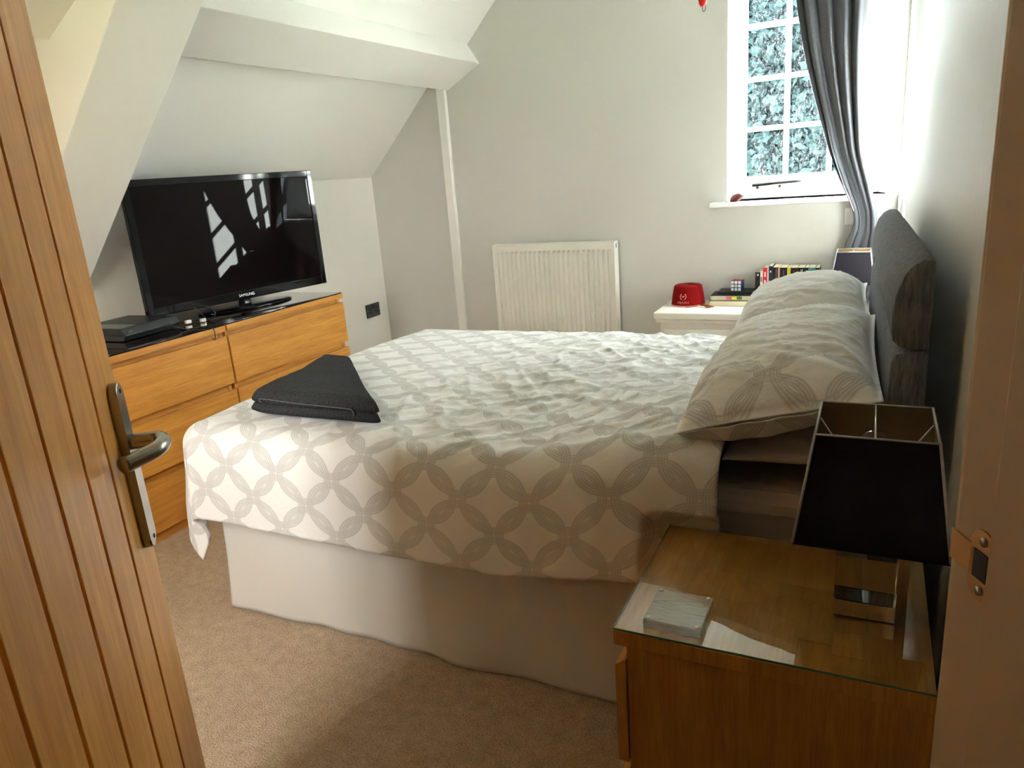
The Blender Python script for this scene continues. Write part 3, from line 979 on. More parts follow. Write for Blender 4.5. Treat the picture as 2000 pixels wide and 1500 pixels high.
def pillow(name, label, loc, hx, hy, th, tilt, mat, flange, seed, droop=0.0, near_lift=0.0, rotz=0.0, group=None, flap=False):
    X, Yy, Zt, Zb = pillow_mesh(name, hx, hy, th, mat, flange, seed)
    t = thing(name, label, 'pillow', loc, 0, group, local=True)
    def pose(X, Yl, Z):
        # droop of the corner over the bed edge
        fall = droop * np.clip((-Yl / hy - 0.55) / 0.45, 0, 1) ** 1.5 * (0.55 + 0.45 * np.clip(-X / hx, -1, 1))
        Z = Z - fall
        c, s_ = math.cos(tilt), math.sin(tilt)
        x2 = X * c - Z * s_; z2 = X * s_ + Z * c
        c, s_ = math.cos(rotz), math.sin(rotz)
        return np.stack([x2 * c - Yl * s_, x2 * s_ + Yl * c, z2], -1)
    U_ = np.stack([X + hx, Yy + hy], -1)
    # one closed skin
    n, m = X.shape
    Pt = pose(X, Yy, Zt).reshape(-1, 3); Pb = pose(X, Yy, Zb).reshape(-1, 3)
    i = np.arange(n - 1)[:, None] * m + np.arange(m - 1)[None, :]
    f = np.stack([i, i + m, i + m + 1, i + 1], -1).reshape(-1, 4)
    N = n * m
    faces = f.tolist() + (f[:, ::-1] + N).tolist()
    ring = [k for k in range(m)] + [r * m + m - 1 for r in range(1, n)] + [(n - 1) * m + k for k in range(m - 2, -1, -1)] + [r * m for r in range(n - 2, 0, -1)]
    for a, b in zip(ring, ring[1:] + ring[:1]):
        faces.append([a, b, b + N, a + N])
    me = bpy.data.meshes.new('pillowcase')
    me.from_pydata(np.concatenate([Pt, Pb]).tolist(), [], faces)
    ul = me.uv_layers.new(name='UVMap')
    UU = np.concatenate([U_.reshape(-1, 2)] * 2)
    idx = np.empty(len(me.loops), dtype=np.int32); me.loops.foreach_get('vertex_index', idx)
    ul.data.foreach_set('uv', UU[idx].astype(np.float32).ravel())
    smooth(me)
    o = link('pillowcase', me, mat, t)
    if flap:
        # open end of the case hanging below the near edge
        fu = np.linspace(-0.97, 0.62, 50); fk = np.linspace(0, 1, 9)
        Fu, Fk = np.meshgrid(fu, fk, indexing='ij')
        XX = Fu * hx
        dep = (0.018 + 0.026 * np.sin((fu + 0.97) / 1.59 * math.pi) ** 0.7)[:, None] * Fk
        YY = -hy * 0.985 + 0.022 * Fk + 0.003 * np.sin(Fu * 17)
        ZZ = -0.004 - dep
        g_ = grid('case_flap', pose(XX, YY, ZZ), mat, t, np.stack([XX + hx, 0.06 - dep], -1))
        g_.modifiers.new('thick', 'SOLIDIFY').thickness = 0.0015
    return t
pillow('pillow', 'flat taupe pillow lying under the near white pillow', (-0.122, 1.845, 0.690), 0.145, 0.345, 0.048, 0.03, 'taupe', 0.0, 1)
pillow('pillow', 'flat taupe pillow lying under the far white pillow', (-0.140, 2.54, 0.690), 0.140, 0.30, 0.048, 0.03, 'taupe', 0.0, 2)
pillow('pillow', 'plump white pillow with grey ring border, nearer to the glass topped nightstand', (-0.172, 1.85, 0.814), 0.203, 0.40, 0.10, 0.20, 'pillowcase', 0.010, 3, 0.02, rotz=0.02, flap=True)
pillow('pillow', 'plump white pillow beside the white cabinet with the books', (-0.200, 2.56, 0.808), 0.203, 0.30, 0.105, 0.18, 'pillowcase_plain', 0.010, 5, 0.0, rotz=0.03)

# ---------------- headboard
HB = thing('headboard', 'grey chenille upholstered headboard with a horizontal seam against the wall', 'headboard', (0.06, 2.17, 0))
def hb_section(name, prof, z_lo):
    # prof: list of (x offset from back, z); lofted along y with rounded ends
    ys_ = np.concatenate([[1.492, 1.493, 1.4955, 1.502], np.linspace(1.53, 2.82, 40), [2.842, 2.853, 2.858, 2.86]])
    k_ = np.concatenate([[0.95, 0.975, 0.99, 1.0], np.ones(40), [0.985, 0.95, 0.88, 0.72]])
    prof = np.array(prof)
    P = np.zeros((len(ys_), len(prof), 3))
    for i, (y, k) in enumerate(zip(ys_, k_)):
        back = 0.103 - 0.030 * (y - 1.5)
        zm = prof[:, 1].mean()
        P[i, :, 0] = back - prof[:, 0] * k
        P[i, :, 1] = y
        top_drop = 0.014 * max(0, (y - 2.55) / 0.31) ** 2 + 0.004 * max(0, (1.6 - y) / 0.1)
        P[i, :, 2] = prof[:, 1] - np.where(prof[:, 1] > zm, top_drop, 0)
    o = grid(name, P, 'headboard', HB)
    me = o.data
    bm = bmesh.new(); bm.from_mesh(me)
    bmesh.ops.holes_fill(bm, edges=[e for e in bm.edges if e.is_boundary], sides=0)
    bmesh.ops.recalc_face_normals(bm, faces=bm.faces)
    bm.to_mesh(me); bm.free(); smooth(me)
    return o
up = [(0.0, 0.944), (0.0, 1.02), (0.0, 1.108), (0.004, 1.112), (0.018, 1.112), (0.034, 1.103), (0.050, 1.082), (0.060, 1.05), (0.064, 1.01), (0.063, 0.975), (0.060, 0.958), (0.050, 0.948), (0.030, 0.944), (0.0, 0.944)]
lo = [(0.0, 0.30), (0.0, 0.6), (0.0, 0.942), (0.034, 0.942), (0.052, 0.937), (0.061, 0.922), (0.063, 0.87), (0.062, 0.7), (0.06, 0.30), (0.0, 0.30)]
hb_section('upper_cushion', up, 0.944)
hb_section('lower_cushion', lo, 0.30)
for y in (1.75, 2.6):
    b_ = 0.103 - 0.030 * (y - 1.5)
    box('leg', (b_ - 0.03, y - 0.03, 0.0), (b_ - 0.005, y + 0.03, 0.32), 'plinth', HB)

# ---------------- folded towel
tw_ = thing('folded_towel', 'dark grey terry towel folded into a wedge on the foot of the duvet', 'towel', (-1.52, 1.75, 0.67))
def towel_layer(name, zb_, th, ins, mat):
    n = 40
    ks = np.linspace(0, 1, n)
    prof_a = np.linspace(0, 2 * math.pi, 81)
    P = np.zeros((n, 81, 3))
    for i, k in enumerate(ks):
        xa = -1.69 + ins + (-1.80 - -1.69) * k + 0.02 * k * (1 - k)
        xb = -1.205 - ins + (-1.69 - -1.205) * k ** 0.95
        y = 1.55 + ins + (2.045 - 1.55 - ins) * k
        endf = min(1, (k + 0.02) / 0.06, (1.02 - k) / 0.08) ** 0.5
        cx, hw_ = (xa + xb) / 2, (xb - xa) / 2
        ca_, sa_ = np.cos(prof_a), np.sin(prof_a)
        sq = lambda v, p: np.sign(v) * np.abs(v) ** p
        P[i, :, 0] = cx + hw_ * sq(ca_, 0.26)
        P[i, :, 1] = y
        hgt = th * (1 - 0.25 * k) * endf
        P[i, :, 2] = zb_ + hgt / 2 + hgt / 2 * sq(sa_, 0.62) + 0.016 * fbm(P[i, :, 0] * 7, k * 5 + 0 * prof_a, 2, 3) + 0.012 * sstep(-1.5, -1.7, P[i, :, 0]) * 0
    o = grid(name, P, mat, tw_)
    bm = bmesh.new(); bm.from_mesh(o.data)
    bmesh.ops.remove_doubles(bm, verts=bm.verts, dist=1e-5)
    bmesh.ops.holes_fill(bm, edges=[e for e in bm.edges if e.is_boundary], sides=0)
    bmesh.ops.recalc_face_normals(bm, faces=bm.faces)
    bm.to_mesh(o.data); bm.free(); smooth(o.data)
    return o
towel_layer('lower_layer', 0.670, 0.036, 0.0, 'towel')
towel_layer('upper_layer', 0.698, 0.042, 0.004, 'towel')
tube('hem', smooth_path([(-1.64, 1.546, 0.705), (-1.645, 1.545, 0.713), (-1.625, 1.544, 0.717), (-1.5, 1.544, 0.712), (-1.32, 1.544, 0.709), (-1.295, 1.544, 0.704), (-1.292, 1.545, 0.690)], 6), 0.0022, 'towel_hem', tw_, 6)

# ================================================================ NIGHTSTAND
NX0, NX1, NY0, NY1 = -0.366, 0.119, 1.030, 1.433
nsd = thing('nightstand', 'brown wooden two-drawer nightstand with a glass covered top, beside the bed', 'nightstand', (-0.12, 1.23, 0))
box('top', (NX0, NY0, 0.516), (NX1, NY1, 0.5445), 'red_wood', nsd, 0.001)
box('top_veneer', (NX0 + 0.001, NY0 + 0.001, 0.5440), (NX1 - 0.001, NY1 - 0.001, 0.5452), 'ns_top', nsd)
for (ya, yb) in ((NY0 + 0.004, NY0 + 0.026), (NY1 - 0.026, NY1 - 0.004)):
    box('side_panel', (NX0 + 0.022, ya, 0.0), (NX1, yb, 0.516), 'red_wood', nsd, 0.0008)
box('back_panel', (NX1 - 0.01, NY0 + 0.026, 0.05), (NX1 - 0.002, NY1 - 0.026, 0.516), 'red_wood', nsd)
box('plinth', (NX0 + 0.022, NY0 + 0.026, 0.0), (NX0 + 0.036, NY1 - 0.026, 0.05), 'plinth', nsd)
for (za, zb_) in ((0.271, 0.487), (0.045, 0.243)):
    d = prism('drawer', [(NX0 + 0.020, za), (NX0 + 0.001, za), (NX0 + 0.001, zb_ - 0.012), (NX0 + 0.016, zb_), (NX0 + 0.020, zb_)], 'y', NY0 + 0.001, NY1 - 0.001, 'red_wood', nsd)
    box('finger_rail', (NX0 + 0.026, NY0 + 0.028, zb_ - 0.01), (NX0 + 0.042, NY1 - 0.028, zb_ + 0.028), 'oak_recess', d)
gt = thing('glass_top', 'clear glass sheet with green edge covering the nightstand', 'glass sheet', (-0.12, 1.23, 0.545))
box('sheet', (NX0 + 0.001, NY0 + 0.001, 0.5455), (NX1 - 0.001, NY1 - 0.001, 0.5495), 'sheet_glass', gt)
boxes('edge', [((NX0 + 0.0005, NY0 + 0.0003, 0.5457), (NX1 - 0.0005, NY0 + 0.0012, 0.5493)), ((NX0 + 0.0003, NY0 + 0.001, 0.5457), (NX0 + 0.0012, NY1 - 0.001, 0.5493))], 'glass_edge', gt)
ZN = 0.5497

# ---------------- coaster pack
cp = thing('coaster_pack', 'square glass coasters in shiny clear wrapping on the nightstand', 'coasters', (-0.268, 1.098, ZN), math.radians(-0.5), local=True)
for k in range(2):
    c_ = box('coaster', (-0.047, -0.049, 0.0005 + k * 0.0075), (0.047, 0.049, 0.0072 + k * 0.0075), 'bulb_glass', cp, 0.001)
bm = bmesh.new()
bm_box(bm, (-0.0495, -0.0515, 0.0), (0.0495, 0.0515, 0.0170), 0.002)
from_bm('wrapping', bm, 'film', cp)
for sx in (-1, 1):
    for sy in (-1, 1):
        lathe('rubber_foot', [(0.004, 0.0), (0.0045, 0.001), (0.003, 0.0022)], (sx * 0.042, sy * 0.044, 0.0168), 'plug_white', cp, 12)

# ---------------- lamps
def make_lamp(name, label, loc, rotz, scale, group=None):
    t = thing(name, label, 'lamp', loc, rotz, group, local=True)
    t.scale = (scale, scale, scale)
    bw, bd = 0.047, 0.035
    box('foot', (-bw, -bd, 0.0005), (bw, bd, 0.030), 'chrome', t, 0.0015)
    box('glass_block', (-bw + 0.0005, -bd + 0.0005, 0.0305), (bw - 0.0005, bd - 0.0005, 0.135), 'crystal', t, 0.0015)
    box('cap', (-bw, -bd, 0.1355), (bw, bd, 0.143), 'chrome', t, 0.001)
    tube('stem', [(0, 0, 0.142), (0, 0, 0.215)], 0.006, 'chrome', t, 12)
    lathe('socket', [(0.012, 0.205), (0.017, 0.21), (0.018, 0.245), (0.014, 0.25)], (0, 0, 0), 'plug_white', t, 20)
    b_ = lathe('bulb', [(0.012, 0.248), (0.014, 0.256), (0.024, 0.276), (0.029, 0.293), (0.026, 0.309), (0.014, 0.321), (0.003, 0.324)], (0, 0, 0), 'bulb_glass', t, 24)
    tube('filament', [(0.002, 0, 0.26), (0.002, 0.002, 0.31)], 0.0025, 'filament', b_, 8)
    z0, z1, h0, h1 = 0.163, 0.341, 0.109, 0.084
    def panel(nm, h0_, h1_, z0_, z1_, th, mat):
        for k in range(4):
            bm = bmesh.new()
            a = math.pi / 2 * k
            R = Matrix.Rotation(a, 4, 'Z')
            o1 = [(-h0_, -h0_, z0_), (h0_, -h0_, z0_), (h1_, -h1_, z1_), (-h1_, -h1_, z1_)]
            o2 = [(-h0_ + th, -h0_ + th, z0_), (h0_ - th, -h0_ + th, z0_), (h1_ - th, -h1_ + th, z1_), (-h1_ + th, -h1_ + th, z1_)]
            v1 = [bm.verts.new(R @ Vector(p)) for p in o1]
            v2 = [bm.verts.new(R @ Vector(p)) for p in o2]
            bm.faces.new(v1); bm.faces.new(v2[::-1])
            for i in range(4):
                j = (i + 1) % 4
                bm.faces.new((v1[i], v1[j], v2[j], v2[i]))
            from_bm(nm, bm, mat, t)
    panel('shade_panel', h0, h1, z0, z1, 0.0012, 'shade_black')
    panel('shade_lining', h0 - 0.0014, h1 - 0.0014, z0 + 0.0005, z1 - 0.0005, 0.0006, 'shade_lining')
    # ribbons on the corner edges and rims
    for (sx, sy) in ((-1, -1), (1, -1), (1, 1), (-1, 1)):
        tube('corner_ribbon', [(sx * h0, sy * h0, z0), (sx * h1, sy * h1, z1)], 0.0022, 'silver_trim', t, 6)
    for (h, z, mt_) in ((h1, z1, 'silver_trim'), (h0, z0, 'shade_black')):
        cor = [(-h, -h, z), (h, -h, z), (h, h, z), (-h, h, z)]
        for k in range(4):
            tube('rim', [cor[k], cor[(k + 1) % 4]], 0.0018, mt_, t, 6)
    tube('shade_spoke', [(0, -h1, z1 - 0.001), (0, h1, z1 - 0.001)], 0.0016, 'steel', t, 6)
    for sx in (-1, 1):
        tube('shade_spoke', [(sx * (h1 - 0.002), 0.02, z1 - 0.008), (sx * 0.019, 0, 0.243)], 0.0014, 'steel', t, 6)
    return t
make_lamp('table_lamp', 'table lamp with a dark square shade and clear glass block base on the nightstand', (0.020, 1.226, ZN), 0.0, 1.0)

# ================================================================ CABINET IN THE WINDOW CORNER
CX0, CX1, CY0, CY1, CZ = -1.025, 0.03, 3.735, 4.115, 0.55
cab = thing('bedside_cabinet', 'white painted cabinet with a moulded top in the window corner, behind the bed', 'cabinet', ((CX0 + CX1) / 2, 3.93, 0))
prism('top', [(CX0, CY0), (CX1, CY0), (CX1, CY1), (CX0, CY1)], 'z', CZ - 0.035, CZ, 'cabinet_white', cab, 0.004)
prism('moulding', [(CX0 + 0.008, CY0 + 0.008), (CX1 - 0.008, CY0 + 0.008), (CX1 - 0.008, CY1), (CX0 + 0.008, CY1)], 'z', CZ - 0.058, CZ - 0.036, 'cabinet_white', cab, 0.006)
box('body', (CX0 + 0.028, CY0 + 0.028, 0.02), (CX1 - 0.028, CY1, CZ - 0.058), 'cabinet_white', cab, 0.003)
box('plinth', (CX0 + 0.02, CY0 + 0.02, 0.0), (CX1 - 0.02, CY1, 0.08), 'cabinet_white', cab, 0.004)
for (a, b) in ((CX0 + 0.05, -0.51), (-0.49, CX1 - 0.05)):
    d = box('door', (a, CY0 + 0.012, 0.11), (b, CY0 + 0.0275, 0.46), 'cabinet_white', cab, 0.003)
    lathe('knob', [(0.008, 0.0), (0.006, 0.012), (0.014, 0.02), (0.012, 0.03)], ((a + b) / 2, CY0 + 0.0, 0.3), 'steel', d, 14)

# fez
fz = thing('fez_hat', 'bright red felt fez with a pale wreath emblem and amber tassel', 'hat', (-0.897, 3.985, CZ))
lathe('crown', [(0.088, 0.0006), (0.090, 0.004), (0.0895, 0.012), (0.083, 0.06), (0.076, 0.098), (0.073, 0.105), (0.066, 0.109), (0.03, 0.111), (0.004, 0.112)], (-0.897, 3.985, CZ), 'fez', fz, 48)
lathe('brim_band', [(0.0902, 0.0004), (0.0912, 0.0035), (0.0905, 0.007)], (-0.897, 3.985, CZ), 'fez_mark', fz, 48)
def on_fez(a, z):
    """point just off the crown at azimuth a (deg, -90 = facing the door wall) and height z"""
    r = 0.0895 + (0.076 - 0.0895) * (z - 0.012) / 0.086 + 0.0008
    a = math.radians(a)
    return Vector((-0.897 + r * math.cos(a), 3.985 + r * math.sin(a), CZ + z))
A0 = -96
wre = bmesh.new()
for side in (-1, 1):
    bm_tube(wre, [on_fez(A0 + side * 11 * math.sin(math.radians(q)), 0.056 - 0.017 * math.cos(math.radians(q))) for q in range(25, 150, 12)], 0.0018, 6)
bm_tube(wre, [on_fez(A0 - 4, 0.060), on_fez(A0, 0.052), on_fez(A0 + 4, 0.060)], 0.0022, 6)
from_bm('wreath_emblem', wre, 'fez_mark', fz, True)
let = bmesh.new()
for k, st_ in enumerate(([(0, 0), (0, 1)], [(0, 0), (0, 1)], [(-.5, 1), (-.5, 0), (.5, 0)], [(-.5, 1), (.5, 0)], [(0, 0), (0, 1)], [(-.5, 1), (.3, 0)], [(.4, 1), (-.4, .5), (.4, 0)])):
    bm_tube(let, [on_fez(A0 - 19 + k * 6.2 + p[0] * 3.4, 0.018 + 0.012 * p[1]) for p in st_], 0.0011, 5)
from_bm('lettering', let, 'fez_mark', fz, True)
tube('tassel_cord', smooth_path([(-0.897, 3.985, CZ + 0.113), (-0.86, 3.965, CZ + 0.1135), (-0.822, 3.935, CZ + 0.103), (-0.812, 3.925, CZ + 0.05), (-0.805, 3.908, CZ + 0.006)], 6), 0.0022, 'fez', fz, 6)
tb = bmesh.new()
rnd = random.Random(3)
for k in range(26):
    a = rnd.uniform(-0.9, 0.55)
    L = rnd.uniform(0.04, 0.075)
    s0 = Vector((-0.812, 3.898, CZ + 0.009 + rnd.uniform(0, 0.006)))
    e0 = s0 + Vector((math.cos(a) * L, -0.012 + math.sin(a) * L * 0.5, -0.008))
    e0.z = CZ + 0.0022 + rnd.uniform(0, 0.003)
    bm_tube(tb, [s0, (s0 + e0) / 2 + Vector((0, 0, 0.003)), e0], [0.0025, 0.0022, 0.0012], 5)
for k in range(4):
    s0 = Vector((-0.83, 3.897, CZ + 0.008)); e0 = s0 + Vector((-0.045 - 0.004 * k, -0.018 - 0.003 * k, -0.0055))
    bm_tube(tb, [s0, e0], [0.0024, 0.001], 5)
from_bm('tassel', tb, 'tassel', fz, True)

# stack of lying books + cube
def colmat(name, c, rough=0.5):
    return plain(name, c, rough, 0, 0.4, 0.04)
def lying_book(label, x0, x1, y0, y1, z0, z1, cov, tabs=()):
    t = thing('book', label, 'book', ((x0 + x1) / 2, (y0 + y1) / 2, z0))
    cth = 0.0022
    box('page_block', (x0 + 0.003, y0 + 0.003, z0 + cth), (x1 - 0.002, y1 - 0.003, z1 - cth), 'paper', t)
    box('cover', (x0, y0, z1 - cth), (x1, y1, z1), cov, t, 0.0006)
    box('cover', (x0, y0, z0 + 0.0002), (x1, y1, z0 + cth), cov, t, 0.0006)
    box('spine', (x1 - 0.002, y0, z0 + cth), (x1, y1, z1 - cth), cov, t)
    for (xa, xb, c) in tabs:
        box('page_tab', (xa, y0 - 0.004, z0 + 0.008), (xb, y0 + 0.004, z1 - 0.006), c, t)
    return t
M['book_tan'] = colmat('cover_tan', (0.45, 0.38, 0.24))
M['book_black'] = colmat('cover_black', (0.008, 0.008, 0.010), 0.5)
M['tab_pink'] = colmat('tab_pink', (0.85, 0.12, 0.28)); M['tab_yellow'] = colmat('tab_yellow', (0.8, 0.75, 0.03)); M['tab_green'] = colmat('tab_green', (0.12, 0.22, 0.03))
lying_book('cream paged book at the bottom of the lying stack', -0.775, -0.53, 3.93, 4.09, CZ, CZ + 0.028, 'book_tan')
lying_book('black covered book with pink and yellow page tabs in the lying stack', -0.768, -0.53, 3.94, 4.08, CZ + 0.0285, CZ + 0.056, 'book_black', ((-0.685, -0.662, 'tab_pink'), (-0.656, -0.63, 'tab_yellow'), (-0.63, -0.605, 'tab_green')))
nb = thing('notebook', 'thin black notebook lying under the puzzle cube', 'notebook', (-0.64, 4.03, CZ + 0.0563))
box('page_block', (-0.735, 3.972, CZ + 0.0578), (-0.545, 4.098, CZ + 0.0668), 'black_matt', nb)
box('cover', (-0.74, 3.968, CZ + 0.0666), (-0.543, 4.10, CZ + 0.0684), 'book_black', nb, 0.0008)
box('cover', (-0.74, 3.968, CZ + 0.0565), (-0.543, 4.10, CZ + 0.0580), 'book_black', nb, 0.0006)
qc = thing('puzzle_cube', 'small twisty puzzle cube with white stickers on the black notebook', 'toy', (-0.642, 4.03, CZ + 0.0686), math.radians(-7), local=True)
cs = 0.0187
for ix in range(3):
    for iy in range(3):
        for iz in range(3):
            if (ix, iy, iz) == (1, 1, 1): continue
            a = Vector(((ix - 1.5) * cs, (iy - 1.5) * cs, iz * cs + 0.0005))
            box('cubie', a + Vector((0.0003,) * 3), a + Vector((cs - 0.0003,) * 3), 'black_matt', qc, 0.0012, 1)
M['st_white'] = colmat('sticker_white', (0.85, 0.86, 0.9)); M['st_red'] = colmat('sticker_red', (0.4, 0.02, 0.03)); M['st_blue'] = colmat('sticker_blue', (0.02, 0.05, 0.3))
for i in range(3):
    for k in range(3):
        x = (i - 1.5) * cs; z = k * cs + 0.0005
        box('sticker', (x + 0.0022, -1.5 * cs - 0.0005, z + 0.0022), (x + cs - 0.0022, -1.5 * cs + 0.0004, z + cs - 0.0022), 'st_white', qc)
        box('sticker', (1.5 * cs - 0.0004, (i - 1.5) * cs + 0.0022, z + 0.0022), (1.5 * cs + 0.0005, (i - .5) * cs - 0.0022, z + cs - 0.0022), 'st_blue', qc)
        box('sticker', (x + 0.0022, (k - 1.5) * cs + 0.0022, 3 * cs + 0.0001), (x + cs - 0.0022, (k - .5) * cs - 0.0022, 3 * cs + 0.0010), 'st_red', qc)
prism('logo', [(-0.004, 1.5 * cs + 0.002), (0.0, 1.5 * cs + 0.0045), (0.004, 1.5 * cs - 0.001), (0.001, 1.5 * cs - 0.004)], 'y', -1.5 * cs - 0.0009, -1.5 * cs - 0.0004, 'black_matt', qc)

# standing row of paperbacks (spines towards the bed)
BK = [  # width, height, colour, label, marks
    (0.026, 0.168, (0.012, 0.006, 0.006), 'short black paperback with a white mark, at the open end of the row', (('c', 0.92, (0.85, 0.85, 0.85)),)),
    (0.013, 0.176, (0.78, 0.77, 0.73), 'thin white paperback beside the red one in the row', (('s', 0.75, (0.2, 0.2, 0.2)),)),
    (0.022, 0.192, (0.66, 0.01, 0.025), 'bright red paperback in the standing row', (('s', 0.82, (0.85, 0.6, 0.6)), ('s', 0.6, (0.85, 0.7, 0.7)))),
    (0.007, 0.196, (0.76, 0.72, 0.68), 'slim pale book between the red and the teal-footed ones', ()),
    (0.019, 0.200, (0.012, 0.014, 0.018), 'black paperback with a teal foot in the standing row', (('c', 0.86, (0.9, 0.9, 0.9)), ('b', 0.50, (0.03, 0.40, 0.42)))),
    (0.027, 0.194, (0.010, 0.009, 0.014), 'black paperback with a narrow violet stripe down its spine', (('v', 0.7, (0.28, 0.16, 0.36)),)),
    (0.009, 0.194, (0.72, 0.45, 0.18), 'slim orange-cream paperback in the standing row', ()),
    (0.036, 0.192, (0.014, 0.008, 0.018), 'thick black paperback with dim purple lettering', (('s', 0.86, (0.16, 0.06, 0.22)),)),
    (0.016, 0.190, (0.68, 0.62, 0.02), 'yellow and black paperback in the standing row', (('c', 0.72, (0.05, 0.05, 0.02)),)),
    (0.034, 0.190, (0.022, 0.010, 0.008), 'thick dark maroon paperback in the standing row', (('s', 0.86, (0.14, 0.05, 0.04)),)),
    (0.034, 0.190, (0.006, 0.006, 0.006), 'black paperback with a white figure on its spine', (('h', 0.88, (0.9, 0.9, 0.9)),)),
    (0.018, 0.190, (0.008, 0.008, 0.008), 'narrow black paperback with gold lettering next to the teal one', (('s', 0.86, (0.7, 0.6, 0.15)),)),
    (0.032, 0.190, (0.10, 0.42, 0.46), 'plain teal paperback in the standing row', ()),
    (0.020, 0.188, (0.010, 0.010, 0.012), 'plain black paperback ending the row at the far lamp', ()),
]
bx = -0.548
for k, (wd, ht, col, lab, marks) in enumerate(BK):
    y0_, y1_ = 4.0 + (0.006 if k == 0 else 0), 4.118
    t = thing('paperback', lab, 'book', (bx + wd / 2, 4.06, CZ), group='paperbacks standing on the white cabinet')
    cm = plain('spine_%d' % k, col, 0.4, 0, 0.4, 0.05)
    ct = min(0.0012, wd * 0.15)
    box('page_block', (bx + ct, y0_ + 0.002, CZ + 0.001), (bx + wd - ct - 0.0006, y1_, CZ + ht - 0.001), 'paper', t)
    box('cover', (bx + 0.0002, y0_ + 0.001, CZ + 0.0004), (bx + ct, y1_ + 0.001, CZ + ht), cm, t)
    box('cover', (bx + wd - ct - 0.0006, y0_ + 0.001, CZ + 0.0004), (bx + wd - 0.0006, y1_ + 0.001, CZ + ht), cm, t)
    box('spine', (bx + 0.0002, y0_, CZ + 0.0004), (bx + wd - 0.0006, y0_ + 0.0012, CZ + ht), cm, t, 0.0003)
    for q, (kd, fz_, mc) in enumerate(marks):
        mm = plain('spine_mark_%d_%d' % (k, q), mc, 0.5, 0, 0.3, 0)
        zz = CZ + ht * fz_; xm = bx + wd / 2
        ya, yb = y0_ - 0.0006, y0_ + 0.0004
        if kd == 'c': box('spine_mark', (xm - 0.004, ya, zz - 0.005), (xm + 0.004, yb, zz + 0.005), mm, t)
        elif kd == 's': box('spine_mark', (xm - min(0.004, wd * .3), ya, zz - 0.013), (xm + min(0.004, wd * .3), yb, zz + 0.013), mm, t)
        elif kd == 'b': box('spine_mark', (bx + 0.0005, ya, CZ + 0.001), (bx + wd - 0.0008, yb, zz), mm, t)
        elif kd == 'v': box('spine_mark', (bx + wd * 0.62, ya, CZ + 0.01), (bx + wd * 0.74, yb, CZ + ht - 0.005), mm, t)
        elif kd == 'h':
            boxes('spine_mark', [((xm - 0.009, ya, zz - 0.017), (xm + 0.011, yb, zz - 0.009)), ((xm - 0.002, ya, zz - 0.009), (xm + 0.001, yb, zz + 0.014)), ((xm + 0.005, ya, zz - 0.009), (xm + 0.008, yb, zz + 0.016))], mm, t)
    bx += wd
make_lamp('table_lamp', 'table lamp with a dark square silver-trimmed shade in the window corner', (-0.078, 3.835, CZ), 0.0, 0.86)

# ================================================================ CURTAIN
cz = [2.40, 2.0, 1.77, 1.55, 1.29, 1.15, 1.03, 0.965, 0.93, 0.88, 0.81, 0.72, 0.60, 0.50]
cl = [-0.405, -0.390, -0.349, -0.292, -0.215, -0.160, -0.105, -0.085, -0.090, -0.108, -0.136, -0.150, -0.155, -0.160]
cr = [-0.07, -0.081, -0.090, -0.086, -0.068, -0.030, 0.000, 0.012, 0.014, 0.012, 0.012, 0.015, 0.018, 0.02]
nz, nx = 140, 150
zz = np.linspace(2.385, 0.57, nz)
Lx = np.interp(-zz, -np.array(cz), cl); Rx = np.interp(-zz, -np.array(cz), cr)
k5 = np.ones(9) / 9
Lx = np.convolve(np.pad(Lx, 4, mode='edge'), k5, 'valid'); Rx = np.convolve(np.pad(Rx, 4, mode='edge'), k5, 'valid')
uu_ = np.linspace(0, 1, nx)
P = np.zeros((nz, nx, 3)); U = np.zeros((nz, nx, 2))
for i, z in enumerate(zz):
    wdt = Rx[i] - Lx[i]
    ph = uu_ + 0.02 * np.sin(uu_ * 9 + z * 2.0)
    fold = np.sin(2 * math.pi * (ph * 4.3 + 0.12 * np.sin(z * 3)))
    f2 = np.sin(2 * math.pi * (ph * 9.7 + 0.3)) * 0.3
    amp = 0.030 + 0.012 * (1 - abs(z - 0.95) / 1.5)
    crush = max(0, 1 - abs(z - 0.86) / 0.12)
    P[i, :, 0] = Lx[i] + wdt * uu_ + 0.012 * np.cos(2 * math.pi * ph * 4.3) * np.sin(uu_ * math.pi)
    P[i, :, 1] = 4.055 + amp * (fold + f2) - 0.0 + crush * 0.014 * fbm(uu_ * 7, uu_ * 0 + z * 14, 3, 3) * 3
    P[i, :, 2] = z + crush * 0.01 * np.sin(uu_ * 19)
    U[i, :, 0] = uu_ * 1.4; U[i, :, 1] = z
ct_ = thing('curtain', 'grey curtain gathered to the side of the window and tied low', 'curtain', (-0.1, 4.05, 0.57))
cu_ = grid('cloth', P, 'curtain', ct_, U)
md = cu_.modifiers.new('thick', 'SOLIDIFY'); md.thickness = 0.003
rod = tag(tube('curtain_rail', [(-0.85, 4.05, 2.40), (0.08, 4.05, 2.40)], 0.012, 'steel', None, 12), 'steel curtain rail across the top of the window', 'curtain rail')
wp = thing('tie_back_plate', 'small white wall plate half hidden by the tied curtain', 'wall plate', (-0.10, Y, 0.975))
box('plate', (-0.135, Y - 0.012, 0.935), (-0.065, Y, 1.02), 'trim', wp, 0.004)
box('raised_panel', (-0.125, Y - 0.015, 0.945), (-0.075, Y - 0.011, 1.01), 'trim', wp, 0.002)

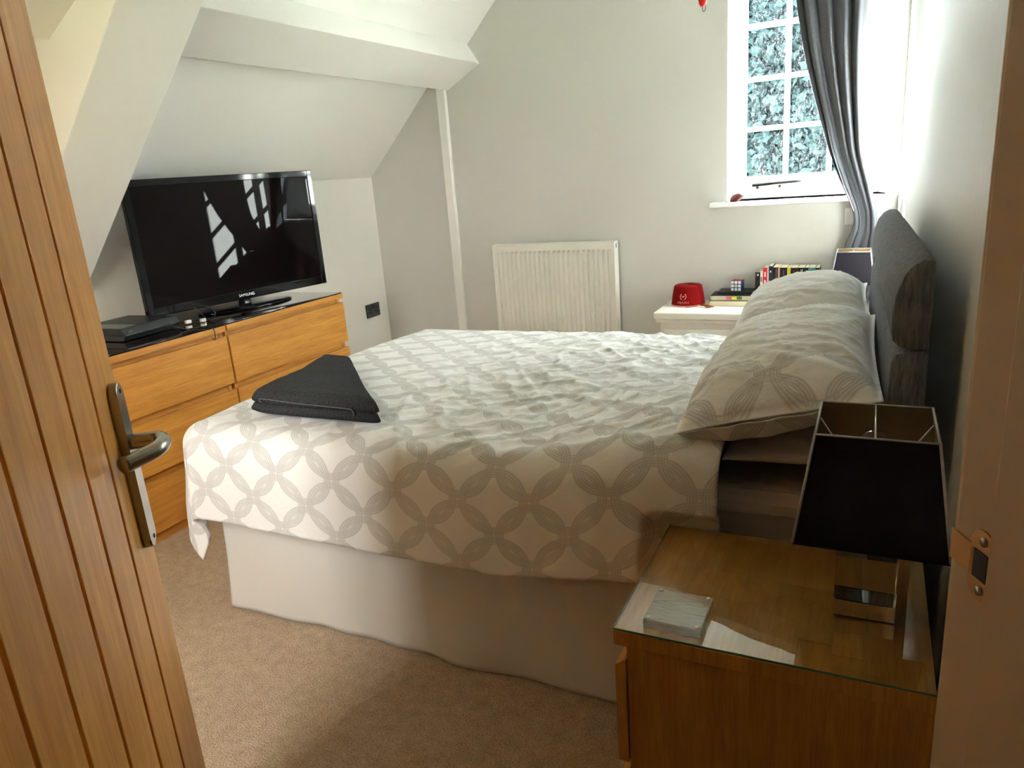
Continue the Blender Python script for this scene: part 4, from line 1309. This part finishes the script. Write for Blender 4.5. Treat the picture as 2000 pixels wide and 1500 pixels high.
# small things
sto = thing('sill_stone', 'small red-brown stone lying on the window sill', 'stone', (-0.665, Y + 0.02, 1.08))
bm = bmesh.new()
bmesh.ops.create_icosphere(bm, subdivisions=3, radius=1.0)
for v in bm.verts:
    n_ = 1 + 0.5 * float(fbm(np.array(v.co.x * 1.7 + 3), np.array(v.co.y * 1.7 + v.co.z * 2), 1, 3))
    v.co = Vector((v.co.x * 0.030 * n_ * (1 + 0.25 * v.co.z), v.co.y * 0.018 * n_, v.co.z * 0.024 * n_))
    v.co.x += 0.012 * v.co.z / 0.017
for v in bm.verts:
    v.co.z = max(v.co.z, -0.016)
    v.co += Vector((-0.668, Y - 0.025, 1.0965))
from_bm('stone', bm, 'rust', sto)
lathe('chip', [(0.004, 0.0005), (0.006, 0.002), (0.003, 0.004)], (-0.715, Y - 0.04, 1.08), 'iron', sto, 8)
orn = thing('hanging_ornament', 'red hanging ornament on a thin dark wire near the window', 'ornament', (-0.73, 3.6, 1.935))
lathe('bead', [(0.002, 1.9585), (0.011, 1.962), (0.017, 1.972), (0.020, 1.99), (0.019, 2.02), (0.012, 2.045), (0.003, 2.055)], (-0.735, 3.6, 0), 'red_plastic', orn, 24)
tube('wire_loop', smooth_path([(-0.735, 3.6, 1.960), (-0.735, 3.6, 1.945), (-0.731, 3.6, 1.939), (-0.726, 3.6, 1.942), (-0.723, 3.6, 1.955), (-0.722, 3.6, 1.975)], 6), 0.0016, 'iron', orn, 6)
tube('cord', [(-0.735, 3.6, 2.053), (-0.735, 3.6, 2.45)], 0.001, 'iron', orn, 6)

# ================================================================ OUTSIDE
gr = struct(box('ground', (-40, -40, -2.9), (40, 40, -2.7), 'lawn'))
rnd2 = np.random.RandomState(5)
def tree(label, cx, cy, cz_, rx_, ry_, rz_, n, seed):
    t = thing('tree', label, 'tree', (cx, cy, -2.7))
    rs = np.random.RandomState(seed)
    d = rs.normal(size=(n, 3)); d /= np.linalg.norm(d, axis=1)[:, None]
    rad = rs.uniform(0.55, 1.0, n) ** 0.5
    ctr = d * rad[:, None] * np.array([rx_, ry_, rz_]) + np.array([cx, cy, cz_])
    a = rs.normal(size=(n, 3)); a /= np.linalg.norm(a, axis=1)[:, None]
    b = np.cross(a, rs.normal(size=(n, 3))); b /= np.linalg.norm(b, axis=1)[:, None]
    sz = rs.uniform(0.035, 0.08, n)[:, None]
    v = np.stack([ctr - a * sz, ctr + b * sz * 0.55, ctr + a * sz, ctr - b * sz * 0.55], 1).reshape(-1, 3)
    me = bpy.data.meshes.new('foliage')
    me.from_pydata(v.tolist(), [], np.arange(4 * n).reshape(-1, 4).tolist())
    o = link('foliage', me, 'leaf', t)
    o['kind'] = 'stuff'
    tube('trunk', [(cx, cy, -2.7), (cx + 0.05, cy, -1.2), (cx, cy, cz_)], [0.2, 0.16, 0.08], 'bark', t, 10)
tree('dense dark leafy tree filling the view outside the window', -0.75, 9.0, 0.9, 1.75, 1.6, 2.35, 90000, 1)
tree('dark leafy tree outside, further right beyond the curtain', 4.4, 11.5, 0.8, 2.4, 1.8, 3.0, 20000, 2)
